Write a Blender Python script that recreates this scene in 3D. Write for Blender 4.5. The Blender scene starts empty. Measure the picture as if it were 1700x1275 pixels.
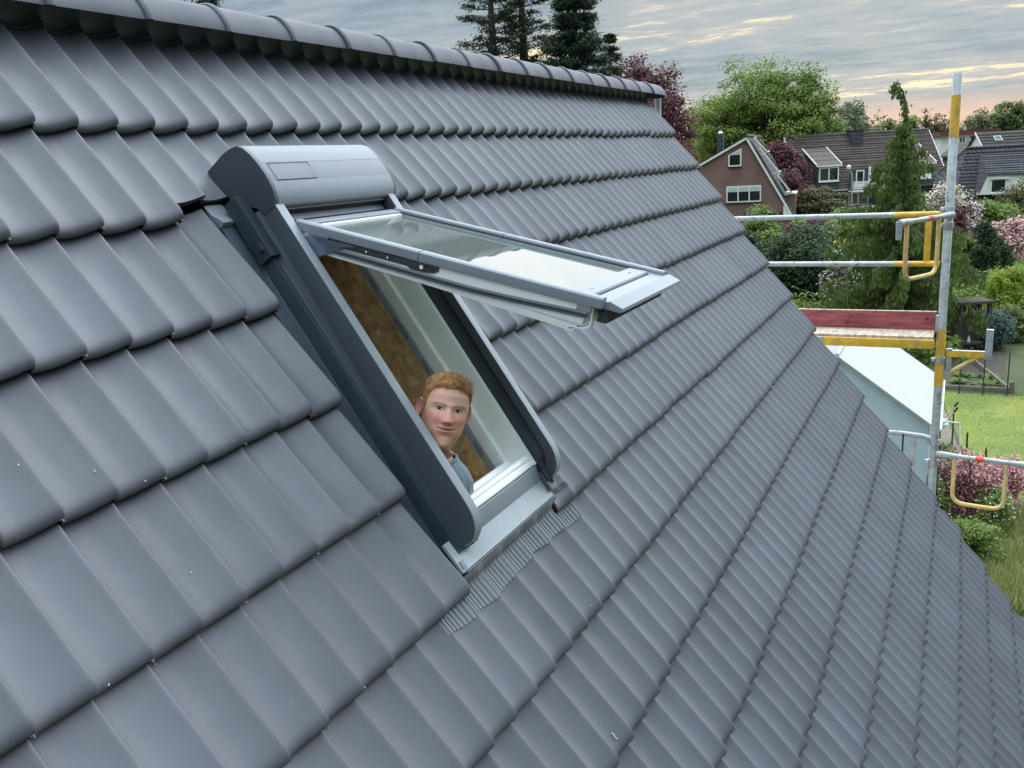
import bpy, bmesh, math, random
import numpy as np
from mathutils import Vector, Matrix

random.seed(7)
rng = np.random.default_rng(7)
scene = bpy.context.scene
COL = scene.collection
R = math.radians

# ------------------------------------------------------------------ camera
CAM = Vector((-8.01317, -2.50858, 7.5056))
RIGHT = Vector((0.443173, -0.89471, -0.0556))
DOWN = Vector((-0.239695, -0.058505, -0.969084))
FWD = Vector((0.863796, 0.442799, -0.240385))
FPX = 1463.23
cam_data = bpy.data.cameras.new('camera')
cam_data.sensor_width = 36.0
cam_data.lens = FPX / 1700.0 * 36.0
cam_data.clip_start = 0.05
cam_data.clip_end = 3000
cam = bpy.data.objects.new('camera', cam_data)
COL.objects.link(cam)
mw = Matrix.Identity(4)
for i in range(3):
    mw[i][0] = RIGHT[i]; mw[i][1] = -DOWN[i]; mw[i][2] = -FWD[i]; mw[i][3] = CAM[i]
cam.matrix_world = mw
scene.camera = cam

# ------------------------------------------------------------------ light
SUN_EL, SUN_AZ = R(27), R(6)          # azimuth from +X towards +Y
sun_dir = Vector((math.cos(SUN_EL) * math.cos(SUN_AZ), math.cos(SUN_EL) * math.sin(SUN_AZ), math.sin(SUN_EL)))
sun_data = bpy.data.lights.new('sun', 'SUN')
sun_data.energy = 0.85
sun_data.angle = R(95)
sun_data.color = (1.0, 0.97, 0.93)
sun = bpy.data.objects.new('sun', sun_data)
COL.objects.link(sun)
sun.rotation_euler = sun_dir.to_track_quat('Z', 'Y').to_euler()

scene.view_settings.view_transform = 'Standard'
scene.view_settings.look = 'None'
scene.view_settings.gamma = 1.0
scene.view_settings.exposure = 2.0
scene.view_settings.use_curve_mapping = False

world = bpy.data.worlds.new('World')
scene.world = world
world.use_nodes = True


def N(nt, typ, **kw):
    n = nt.nodes.new(typ)
    for k, v in kw.items():
        if k == 'inp':
            for a, b in v.items():
                n.inputs[a].default_value = b
        else:
            setattr(n, k, v)
    return n


def ramp(nt, fac, stops, interp='LINEAR'):
    n = nt.nodes.new('ShaderNodeValToRGB')
    n.color_ramp.interpolation = interp
    while len(n.color_ramp.elements) < len(stops):
        n.color_ramp.elements.new(0.5)
    for e, (p, c) in zip(n.color_ramp.elements, stops):
        e.position = p
        e.color = (c[0], c[1], c[2], 1) if not isinstance(c, float) else (c, c, c, 1)
    nt.links.new(fac, n.inputs[0])
    return n.outputs[0]


def math_node(nt, op, a, b=None, clamp=False):
    n = nt.nodes.new('ShaderNodeMath')
    n.operation = op
    n.use_clamp = clamp
    for i, v in enumerate((a, b)):
        if v is None:
            continue
        if isinstance(v, (int, float)):
            n.inputs[i].default_value = v
        else:
            nt.links.new(v, n.inputs[i])
    return n.outputs[0]


def mix_col(nt, fac, a, b, mode='MIX'):
    n = nt.nodes.new('ShaderNodeMix')
    n.data_type = 'RGBA'
    n.blend_type = mode
    n.clamp_factor = True
    for i, v in ((0, fac), (6, a), (7, b)):
        if isinstance(v, (int, float)):
            n.inputs[i].default_value = v
        elif isinstance(v, tuple):
            n.inputs[i].default_value = (v[0], v[1], v[2], 1)
        else:
            nt.links.new(v, n.inputs[i])
    return n.outputs[2]


def build_sky():
    nt = world.node_tree
    nt.nodes.clear()
    out = N(nt, 'ShaderNodeOutputWorld')
    bg = N(nt, 'ShaderNodeBackground')
    bg.inputs[1].default_value = 0.1
    sky = N(nt, 'ShaderNodeTexSky', sky_type='NISHITA', sun_disc=False)
    sky.sun_elevation = SUN_EL
    sky.sun_rotation = math.pi / 2 - SUN_AZ
    tc = N(nt, 'ShaderNodeTexCoord')
    sep = N(nt, 'ShaderNodeSeparateXYZ')
    nt.links.new(tc.outputs['Generated'], sep.inputs[0])
    z = math_node(nt, 'MAXIMUM', sep.outputs[2], 0.0)
    zz = math_node(nt, 'ADD', z, 0.055)
    cx = math_node(nt, 'DIVIDE', sep.outputs[0], zz)
    cy = math_node(nt, 'DIVIDE', sep.outputs[1], zz)
    comb = N(nt, 'ShaderNodeCombineXYZ')
    nt.links.new(cx, comb.inputs[0]); nt.links.new(cy, comb.inputs[1])
    # long cloud rolls: noise stretched across the viewing direction
    mp = N(nt, 'ShaderNodeMapping')
    mp.inputs['Rotation'].default_value = (0, 0, R(-20))
    mp.inputs['Scale'].default_value = (1.25, 0.7, 1)
    nt.links.new(comb.outputs[0], mp.inputs[0])
    n1 = N(nt, 'ShaderNodeTexNoise', inp={'Scale': 2.3, 'Detail': 10.0, 'Roughness': 0.7, 'Distortion': 0.3})
    nt.links.new(mp.outputs[0], n1.inputs['Vector'])
    n2 = N(nt, 'ShaderNodeTexNoise', inp={'Scale': 0.33, 'Detail': 4.0, 'Roughness': 0.5, 'Distortion': 0.2})
    nt.links.new(mp.outputs[0], n2.inputs['Vector'])
    cl = math_node(nt, 'ADD', math_node(nt, 'MULTIPLY', n1.outputs[0], 0.56), math_node(nt, 'MULTIPLY', n2.outputs[0], 0.44))
    # cloud sheet, luminance-scaled by 10 because the Background strength is 0.1
    cloud = ramp(nt, cl, [(0.37, (1.75, 1.65, 1.4)), (0.43, (1.28, 1.30, 1.26)), (0.48, (.98, 1.09, 1.16)), (0.54, (.78, .98, 1.13)), (0.62, (.52, .72, .90))])
    # warm breaks towards the low sun side
    dx = math_node(nt, 'MULTIPLY', sep.outputs[0], 0.9)
    dy = math_node(nt, 'MULTIPLY', sep.outputs[1], 0.1)
    side = math_node(nt, 'ADD', dx, dy)
    sidef = ramp(nt, side, [(0.0, 0.0), (0.9, 1.0)])
    brk = ramp(nt, cl, [(0.40, 1.0), (0.445, 0.0)])
    lowf = ramp(nt, z, [(0.0, 1.0), (0.10, 1.0), (0.42, 0.0)])
    f1 = math_node(nt, 'MULTIPLY', math_node(nt, 'MULTIPLY', sidef, brk), lowf)
    c2 = mix_col(nt, f1, cloud, (2.75, 2.25, 1.4))
    # pink band just over the horizon
    band = ramp(nt, z, [(0.0, 1.0), (0.022, 0.9), (0.048, 0.0)])
    c3 = mix_col(nt, math_node(nt, 'MULTIPLY', band, sidef), c2, (2.0, 1.33, 1.1))
    # overcast: zenith brighter than horizon
    zen = math_node(nt, 'ADD', 1.0, math_node(nt, 'MULTIPLY', ramp(nt, z, [(0.17, 0.0), (0.40, 0.19), (0.85, 1.0)]), 7.0))
    # veiled sun: the cloud sheet glows around it
    dt = N(nt, 'ShaderNodeVectorMath', operation='DOT_PRODUCT')
    nt.links.new(tc.outputs['Generated'], dt.inputs[0])
    dt.inputs[1].default_value = tuple(sun_dir)
    glow = ramp(nt, dt.outputs['Value'], [(0.55, 0.0), (0.8, 0.22), (0.93, 0.62), (1.0, 1.0)])
    zen = math_node(nt, 'ADD', zen, math_node(nt, 'MULTIPLY', math_node(nt, 'MULTIPLY', glow, ramp(nt, z, [(0.24, 0.0), (0.45, 1.0)])), 1.0))
    zen = math_node(nt, 'MULTIPLY', zen, ramp(nt, math_node(nt, 'ADD', 0.5, math_node(nt, 'MULTIPLY', sep.outputs[0], 0.5)), [(0.0, 0.75), (0.5, 0.92), (0.8, 1.0)]))
    hsv = N(nt, 'ShaderNodeVectorMath', operation='SCALE')
    nt.links.new(c3, hsv.inputs[0]); nt.links.new(zen, hsv.inputs['Scale'])
    fin = mix_col(nt, 0.98, sky.outputs[0], hsv.outputs[0])
    nt.links.new(fin, bg.inputs[0])
    nt.links.new(bg.outputs[0], out.inputs[0])


build_sky()

# ------------------------------------------------------------------ placing
ROOF_A = R(54.5)
SA, CA = math.sin(ROOF_A), math.cos(ROOF_A)
RIDGE_Z = 8.0


def roofpt(u, v, n):
    return Vector((u, v * CA - n * SA, RIDGE_Z + v * SA + n * CA))


def ray(x, y):
    return RIGHT * ((x - 850) / FPX) + DOWN * ((y - 637.5) / FPX) + FWD


def at_depth(x, y, d):
    return CAM + ray(x, y) * d


def at_z(x, y, z=0.0):
    r = ray(x, y)
    return CAM + r * ((z - CAM.z) / r.z)


def at_x(x, y, X):
    r = ray(x, y)
    return CAM + r * ((X - CAM.x) / r.x)


def project(p):
    q = Vector(p) - CAM
    d = q.dot(FWD)
    return 850 + FPX * q.dot(RIGHT) / d, 637.5 + FPX * q.dot(DOWN) / d, d


# ------------------------------------------------------------------ materials
def new_mat(name):
    m = bpy.data.materials.new(name)
    m.use_nodes = True
    nt = m.node_tree
    nt.nodes.clear()
    out = N(nt, 'ShaderNodeOutputMaterial')
    p = N(nt, 'ShaderNodeBsdfPrincipled')
    nt.links.new(p.outputs[0], out.inputs[0])
    return m, nt, p, out


def surf(name, col, rough=0.5, metal=0.0, var=0.12, scale=8.0, bump=0.0, bscale=60.0, spec=0.5, col2=None, objrand=0.0, stretch=None, detail=5.0, wear=None):
    m, nt, p, out = new_mat(name)
    tc = N(nt, 'ShaderNodeTexCoord')
    vec = tc.outputs['Object']
    if stretch:
        mp = N(nt, 'ShaderNodeMapping')
        mp.inputs['Scale'].default_value = stretch
        nt.links.new(vec, mp.inputs[0]); vec = mp.outputs[0]
    n1 = N(nt, 'ShaderNodeTexNoise', inp={'Scale': scale, 'Detail': detail, 'Roughness': 0.6})
    nt.links.new(vec, n1.inputs['Vector'])
    lo = tuple(c * (1 - var) for c in col)
    hi = tuple(min(1, c * (1 + var)) for c in (col2 or col))
    c = ramp(nt, n1.outputs[0], [(0.3, lo), (0.7, hi)])
    if objrand:
        oi = N(nt, 'ShaderNodeObjectInfo')
        f = math_node(nt, 'ADD', 1 - objrand, math_node(nt, 'MULTIPLY', oi.outputs['Random'], 2 * objrand))
        vm = N(nt, 'ShaderNodeVectorMath', operation='SCALE')
        nt.links.new(c, vm.inputs[0]); nt.links.new(f, vm.inputs['Scale'])
        c = vm.outputs[0]
    if wear:
        wc, lo_, hi_, wsc = wear
        nw = N(nt, 'ShaderNodeTexNoise', inp={'Scale': wsc, 'Detail': 7.0, 'Roughness': 0.72})
        nt.links.new(tc.outputs['Object'], nw.inputs['Vector'])
        c = mix_col(nt, ramp(nt, nw.outputs[0], [(lo_, 0.0), (hi_, 0.9)]), c, wc)
    nt.links.new(c, p.inputs['Base Color'])
    p.inputs['Metallic'].default_value = metal
    p.inputs['Specular IOR Level'].default_value = spec
    r = ramp(nt, n1.outputs[0], [(0.3, max(0.02, rough * 0.88)), (0.7, min(1.0, rough * 1.12))])
    nt.links.new(r, p.inputs['Roughness'])
    if bump:
        n2 = N(nt, 'ShaderNodeTexNoise', inp={'Scale': bscale, 'Detail': 4.0, 'Roughness': 0.6})
        nt.links.new(vec, n2.inputs['Vector'])
        b = N(nt, 'ShaderNodeBump', inp={'Strength': bump, 'Distance': 0.01})
        nt.links.new(n2.outputs[0], b.inputs['Height'])
        nt.links.new(b.outputs[0], p.inputs['Normal'])
    return m


def leaf_mat(name, a, b, scale=0.8, trans=0.35, rough=0.6):
    m, nt, p, out = new_mat(name)
    geo = N(nt, 'ShaderNodeNewGeometry')
    n1 = N(nt, 'ShaderNodeTexNoise', inp={'Scale': scale, 'Detail': 3.0})
    nt.links.new(geo.outputs['Position'], n1.inputs['Vector'])
    f = math_node(nt, 'ADD', math_node(nt, 'MULTIPLY', n1.outputs[0], 0.8), math_node(nt, 'MULTIPLY', geo.outputs['Random Per Island'], 0.45))
    c = ramp(nt, f, [(0.3, tuple(min(1, q * 1.18) for q in a)), (0.9, tuple(min(1, q * 1.18) for q in b))])
    nt.links.new(c, p.inputs['Base Color'])
    p.inputs['Roughness'].default_value = rough
    p.inputs['Specular IOR Level'].default_value = 0.3
    t = N(nt, 'ShaderNodeBsdfTranslucent')
    nt.links.new(c, t.inputs[0])
    mx = N(nt, 'ShaderNodeMixShader')
    mx.inputs[0].default_value = trans
    nt.links.new(p.outputs[0], mx.inputs[1]); nt.links.new(t.outputs[0], mx.inputs[2])
    nt.links.new(mx.outputs[0], out.inputs[0])
    return m


M = {}


def tile_material():
    m, nt, p, out = new_mat('engobed_roof_tile')
    tc = N(nt, 'ShaderNodeTexCoord')
    oi = N(nt, 'ShaderNodeObjectInfo')
    n1 = N(nt, 'ShaderNodeTexNoise', inp={'Scale': 9.0, 'Detail': 6.0, 'Roughness': 0.6})
    add = N(nt, 'ShaderNodeVectorMath', operation='ADD')
    nt.links.new(tc.outputs['Object'], add.inputs[0])
    cmb = N(nt, 'ShaderNodeCombineXYZ')
    nt.links.new(math_node(nt, 'MULTIPLY', oi.outputs['Random'], 37.0), cmb.inputs[2])
    nt.links.new(cmb.outputs[0], add.inputs[1])
    nt.links.new(add.outputs[0], n1.inputs['Vector'])
    base = ramp(nt, n1.outputs[0], [(0.3, (0.094, 0.098, 0.120)), (0.7, (0.109, 0.113, 0.138))])
    f = math_node(nt, 'ADD', 0.89, math_node(nt, 'MULTIPLY', oi.outputs['Random'], 0.22))
    vm = N(nt, 'ShaderNodeVectorMath', operation='SCALE')
    nt.links.new(base, vm.inputs[0]); nt.links.new(f, vm.inputs['Scale'])
    mpd = N(nt, 'ShaderNodeMapping'); mpd.inputs['Scale'].default_value = (22, 3.5, 10)
    nt.links.new(add.outputs[0], mpd.inputs[0])
    nd = N(nt, 'ShaderNodeTexNoise', inp={'Scale': 1.0, 'Detail': 6.0, 'Roughness': 0.65})
    nt.links.new(mpd.outputs[0], nd.inputs['Vector'])
    dusty_c = mix_col(nt, ramp(nt, nd.outputs[0], [(0.48, 0.0), (0.75, 0.16)]), vm.outputs[0], (0.20, 0.20, 0.205))
    # small pale lime specks and dust scuffs
    v = N(nt, 'ShaderNodeTexVoronoi', feature='DISTANCE_TO_EDGE' if False else 'F1', inp={'Scale': 34.0})
    nt.links.new(add.outputs[0], v.inputs['Vector'])
    n3 = N(nt, 'ShaderNodeTexNoise', inp={'Scale': 5.0, 'Detail': 2.0})
    nt.links.new(add.outputs[0], n3.inputs['Vector'])
    sp = math_node(nt, 'MULTIPLY', ramp(nt, v.outputs['Distance'], [(0.035, 1.0), (0.06, 0.0)]), ramp(nt, n3.outputs[0], [(0.60, 0.0), (0.66, 0.7)]))
    c = mix_col(nt, sp, dusty_c, (0.36, 0.37, 0.38))
    nt.links.new(c, p.inputs['Base Color'])
    n2 = N(nt, 'ShaderNodeTexNoise', inp={'Scale': 3.0, 'Detail': 4.0})
    nt.links.new(add.outputs[0], n2.inputs['Vector'])
    r = ramp(nt, n2.outputs[0], [(0.3, 0.40), (0.7, 0.49)])
    nt.links.new(r, p.inputs['Roughness'])
    p.inputs['Specular IOR Level'].default_value = 0.5
    n4 = N(nt, 'ShaderNodeTexNoise', inp={'Scale': 260.0, 'Detail': 2.0})
    nt.links.new(tc.outputs['Object'], n4.inputs['Vector'])
    b = N(nt, 'ShaderNodeBump', inp={'Strength': 0.06, 'Distance': 0.002})
    nt.links.new(n4.outputs[0], b.inputs['Height'])
    nt.links.new(b.outputs[0], p.inputs['Normal'])
    return m


def brick_material(name, c1, c2, mortar, bw=0.25, bh=0.075, msize=0.012):
    m, nt, p, out = new_mat(name)
    tc = N(nt, 'ShaderNodeTexCoord')
    sep = N(nt, 'ShaderNodeSeparateXYZ')
    nt.links.new(tc.outputs['Object'], sep.inputs[0])
    cmb = N(nt, 'ShaderNodeCombineXYZ')
    nt.links.new(math_node(nt, 'ADD', sep.outputs[0], sep.outputs[1]), cmb.inputs[0])
    nt.links.new(sep.outputs[2], cmb.inputs[1])
    b = N(nt, 'ShaderNodeTexBrick', inp={'Scale': 1.0, 'Mortar Size': msize, 'Brick Width': bw, 'Row Height': bh, 'Bias': 0.0})
    b.inputs['Color1'].default_value = (*c1, 1); b.inputs['Color2'].default_value = (*c2, 1); b.inputs['Mortar'].default_value = (*mortar, 1)
    nt.links.new(cmb.outputs[0], b.inputs['Vector'])
    n1 = N(nt, 'ShaderNodeTexNoise', inp={'Scale': 0.7, 'Detail': 5.0})
    nt.links.new(tc.outputs['Object'], n1.inputs['Vector'])
    c = mix_col(nt, 1.0, b.outputs[0], ramp(nt, n1.outputs[0], [(0.3, (0.7, 0.7, 0.72)), (0.7, (1.0, 1.0, 1.0))]), 'MULTIPLY')
    nt.links.new(c, p.inputs['Base Color'])
    p.inputs['Roughness'].default_value = 0.85
    bp = N(nt, 'ShaderNodeBump', inp={'Strength': 0.4, 'Distance': 0.01})
    nt.links.new(b.outputs['Fac'], bp.inputs['Height']); bp.invert = True
    nt.links.new(bp.outputs[0], p.inputs['Normal'])
    return m


def glass_material(name, tint=(0.82, 0.9, 0.87), ior=1.9, bump=0.0):
    m, nt, p, out = new_mat(name)
    nt.nodes.remove(p)
    fr = N(nt, 'ShaderNodeFresnel', inp={'IOR': ior})
    tr = N(nt, 'ShaderNodeBsdfTransparent'); tr.inputs[0].default_value = (*tint, 1)
    gl = N(nt, 'ShaderNodeBsdfGlossy'); gl.inputs['Roughness'].default_value = 0.01
    mx = N(nt, 'ShaderNodeMixShader')
    if bump:
        tc = N(nt, 'ShaderNodeTexCoord')
        n = N(nt, 'ShaderNodeTexNoise', inp={'Scale': 3.2, 'Detail': 1.0})
        nt.links.new(tc.outputs['Object'], n.inputs['Vector'])
        b = N(nt, 'ShaderNodeBump', inp={'Strength': bump, 'Distance': 0.02})
        nt.links.new(n.outputs[0], b.inputs['Height'])
        nt.links.new(b.outputs[0], gl.inputs['Normal']); nt.links.new(b.outputs[0], fr.inputs['Normal'])
    nt.links.new(fr.outputs[0], mx.inputs[0])
    nt.links.new(tr.outputs[0], mx.inputs[1]); nt.links.new(gl.outputs[0], mx.inputs[2])
    nt.links.new(mx.outputs[0], out.inputs[0])
    return m


def painted_haze(m, f, col):
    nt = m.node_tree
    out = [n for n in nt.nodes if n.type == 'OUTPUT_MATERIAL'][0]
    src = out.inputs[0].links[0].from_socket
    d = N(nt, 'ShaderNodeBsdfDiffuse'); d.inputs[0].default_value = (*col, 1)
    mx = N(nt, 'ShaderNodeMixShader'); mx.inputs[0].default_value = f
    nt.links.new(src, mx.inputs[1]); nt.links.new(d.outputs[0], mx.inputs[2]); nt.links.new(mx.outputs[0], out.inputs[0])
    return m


def vcol_mat(name, rough, spec=0.4, sss=0.0):
    m, nt, p, out = new_mat(name)
    a = N(nt, 'ShaderNodeVertexColor', layer_name='tint')
    tc = N(nt, 'ShaderNodeTexCoord')
    n = N(nt, 'ShaderNodeTexNoise', inp={'Scale': 140.0, 'Detail': 3.0})
    nt.links.new(tc.outputs['Object'], n.inputs['Vector'])
    c = mix_col(nt, 1.0, a.outputs[0], ramp(nt, n.outputs[0], [(0.35, (0.92, 0.88, 0.86)), (0.65, (1.0, 1.0, 1.0))]), 'MULTIPLY')
    nt.links.new(c, p.inputs['Base Color'])
    p.inputs['Roughness'].default_value = rough
    p.inputs['Specular IOR Level'].default_value = spec
    if sss:
        p.inputs['Subsurface Weight'].default_value = sss
        p.inputs['Subsurface Radius'].default_value = (0.012, 0.004, 0.002)
    return m


M['tile'] = tile_material()
M['ridge_tile'] = surf('ridge_tile_engobe', (0.095, 0.102, 0.128), 0.62, 0, 0.1, 7, 0.03, 200, 0.25, None, 0.06)
M['clip'] = surf('steel_clip', (0.12, 0.125, 0.13), 0.5, 0.6, 0.2, 30)
M['underlay'] = surf('black_underlay', (0.02, 0.022, 0.026), 0.8, 0, 0.2, 6)
M['ridge_roll'] = surf('navy_ridge_roll', (0.042, 0.054, 0.078), 0.5, 0.0, 0.15, 20, 0.15, 90)
M['alu_grey'] = surf('grey_aluminium', (0.235, 0.262, 0.305), 0.55, 0.05, 0.06, 14, 0.02, 300, 0.35)
M['alu_mid'] = surf('mid_grey_aluminium', (0.19, 0.212, 0.25), 0.55, 0.05, 0.06, 14, 0.02, 300, 0.35)
M['rail'] = surf('guide_rail_plastic', (0.062, 0.074, 0.092), 0.5, 0.0, 0.06, 14, 0.02, 300, 0.4)
M['rail_cover'] = surf('rail_cover_aluminium', (0.26, 0.29, 0.33), 0.5, 0.05, 0.06, 14, 0.02, 300, 0.4)
M['alu_dark'] = surf('dark_grey_cap', (0.058, 0.070, 0.088), 0.45, 0.15, 0.06, 12, 0.03, 200)
M['solar'] = surf('solar_cell', (0.17, 0.18, 0.215), 0.5, 0.0, 0.04, 5, 0, 60, 0.35)
M['black'] = surf('black_rubber', (0.012, 0.013, 0.016), 0.5, 0, 0.2, 20)
M['navy'] = surf('navy_cladding', (0.034, 0.047, 0.066), 0.38, 0.1, 0.1, 10, 0.03, 120)
M['matt_grey'] = surf('matt_grey_profile', (0.075, 0.08, 0.085), 0.85, 0, 0.1, 20, 0, 60, 0.1)  # even dark matt finish for the sash bottom profile
M['gasket'] = surf('grey_gasket', (0.09, 0.1, 0.125), 0.45, 0, 0.1, 20)
M['white'] = surf('white_lacquer', (0.85, 0.86, 0.85), 0.38, 0, 0.03, 10)
M['hinge'] = surf('dark_hinge_steel', (0.1, 0.105, 0.11), 0.4, 0.7, 0.2, 40)
M['arm'] = surf('blued_steel_arm', (0.2, 0.26, 0.34), 0.22, 0.85, 0.1, 20)
M['sill_plate'] = surf('grey_sill_plate', (0.30, 0.345, 0.38), 0.5, 0.05, 0.14, 5, 0.02, 200)
M['apron'] = surf('pleated_apron', (0.22, 0.23, 0.255), 0.5, 0.1, 0.08, 30)
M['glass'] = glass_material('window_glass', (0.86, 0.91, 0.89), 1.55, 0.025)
painted_haze(M['glass'], 0.08, (0.62, 0.70, 0.67))  # pale haze mixed into the panes, standing in for reflected sky light
M['foil'] = surf('grey_foil_tape', (0.28, 0.31, 0.34), 0.55, 0, 0.1, 20, 0.1, 60)
M['ink'] = surf('black_ink', (0.015, 0.015, 0.02), 0.7)
M['woodfibre'] = surf('wood_fibre_board', (0.45, 0.285, 0.135), 0.95, 0, 0.2, 22, 0.9, 34, 0.1, (0.60, 0.40, 0.20))
M['interior'] = surf('dark_interior', (0.05, 0.045, 0.04), 0.9)
M['render_wall'] = surf('white_render', (0.62, 0.62, 0.6), 0.85, 0, 0.06, 2, 0.2, 60)
M['skin'] = vcol_mat('skin', 0.55, 0.35, 0.06)
M['hair'] = surf('ginger_hair', (0.24, 0.105, 0.038), 0.6, 0, 0.4, 60, 0.3, 300, 0.2, (0.40, 0.20, 0.085))
M['shirt'] = surf('blue_grey_cotton', (0.21, 0.27, 0.325), 0.85, 0, 0.08, 25, 0.25, 200, 0.2)
M['trousers'] = surf('dark_work_trousers', (0.03, 0.03, 0.035), 0.9)
M['eye_white'] = surf('eye_white', (0.7, 0.66, 0.62), 0.2)
M['iris'] = surf('grey_brown_iris', (0.06, 0.055, 0.05), 0.15)
M['lash'] = surf('lash_brown', (0.10, 0.045, 0.03), 0.7)
M['pupil'] = surf('pupil', (0.005, 0.005, 0.005), 0.1)
M['galv'] = surf('galvanised_tube', (0.40, 0.435, 0.455), 0.45, 0.4, 0.22, 18, 0.08, 120, wear=((0.17, 0.15, 0.135), 0.56, 0.66, 14.0))
M['yellow'] = surf('yellow_paint', (0.62, 0.36, 0.028), 0.45, 0, 0.16, 12, 0.05, 80, 0.5, (0.72, 0.44, 0.05), wear=((0.33, 0.31, 0.28), 0.57, 0.62, 13.0))
M['pale_yellow'] = surf('worn_yellow_paint', (0.62, 0.42, 0.14), 0.5, 0, 0.2, 9, 0.05, 80, wear=((0.60, 0.55, 0.42), 0.5, 0.62, 12.0))
M['red_tape'] = surf('red_tape', (0.75, 0.06, 0.05), 0.4)
M['red_board'] = surf('red_stained_board', (0.26, 0.062, 0.07), 0.7, 0, 0.3, 5, 0.15, 40, 0.3, (0.36, 0.1, 0.11), 0, (6, 1, 6))
M['knot'] = surf('dark_knot', (0.15, 0.035, 0.04), 0.7)
M['plywood'] = surf('worn_plywood', (0.40, 0.32, 0.26), 0.75, 0, 0.25, 4, 0.1, 50, 0.3, (0.5, 0.42, 0.35), 0, (2, 7, 2))
M['sheet_white'] = surf('white_sheet_roof', (0.47, 0.485, 0.51), 0.45, 0, 0.04, 3, 0.03, 50)
M['blue_wall'] = surf('pale_blue_render', (0.42, 0.52, 0.60), 0.85, 0, 0.08, 3, 0.3, 70)
M['dark_green'] = surf('dark_green_paint', (0.02, 0.05, 0.045), 0.5)
M['brick'] = brick_material('brown_red_brick', (0.215, 0.11, 0.088), (0.27, 0.15, 0.122), (0.18, 0.14, 0.124))
M['slate'] = brick_material('dark_slate_tiles', (0.058, 0.064, 0.08), (0.078, 0.085, 0.1), (0.02, 0.022, 0.028), 0.45, 0.32, 0.03)
M['row_roof'] = brick_material('brown_concrete_tiles', (0.135, 0.105, 0.092), (0.165, 0.13, 0.115), (0.045, 0.036, 0.034), 0.3, 0.36, 0.035)
M['dark_roof'] = brick_material('dark_grey_tiles', (0.074, 0.079, 0.091), (0.092, 0.097, 0.11), (0.025, 0.027, 0.032), 0.3, 0.34, 0.03)
M['far_roof'] = brick_material('grey_brown_tiles', (0.085, 0.07, 0.065), (0.105, 0.088, 0.08), (0.045, 0.04, 0.038), 0.3, 0.36, 0.03)
M['house_white'] = surf('white_house_paint', (0.72, 0.72, 0.7), 0.6, 0, 0.06, 2)
M['pane'] = surf('dark_window_pane', (0.018, 0.024, 0.026), 0.06, 0, 0.3, 3, 0, 60, 0.8)
M['blind'] = surf('pale_blind', (0.42, 0.5, 0.47), 0.6)
M['red_fascia'] = surf('red_fascia', (0.16, 0.03, 0.035), 0.6)
M['pale_blue'] = surf('pale_blue_balcony', (0.4, 0.56, 0.6), 0.6)
M['lead'] = surf('dark_trim', (0.035, 0.038, 0.045), 0.6)
M['bark'] = surf('brown_bark', (0.07, 0.05, 0.035), 0.9, 0, 0.3, 6, 0.5, 20)
M['wood_dark'] = surf('weathered_dark_wood', (0.05, 0.04, 0.032), 0.85, 0, 0.3, 6, 0.2, 30)
M['wood_grey'] = surf('weathered_grey_wood', (0.2, 0.17, 0.14), 0.85, 0, 0.3, 6, 0.2, 30, 0.3, None, 0, (1, 1, 6))
M['wire'] = surf('green_wire', (0.03, 0.075, 0.06), 0.5, 0.2)
M['post_black'] = surf('black_post', (0.012, 0.013, 0.013), 0.6)
M['soil'] = surf('dark_soil', (0.07, 0.055, 0.042), 0.95, 0, 0.35, 6, 0.8, 14)
M['path'] = surf('brown_gravel_path', (0.21, 0.165, 0.125), 0.95, 0, 0.3, 9, 0.6, 40)


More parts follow.
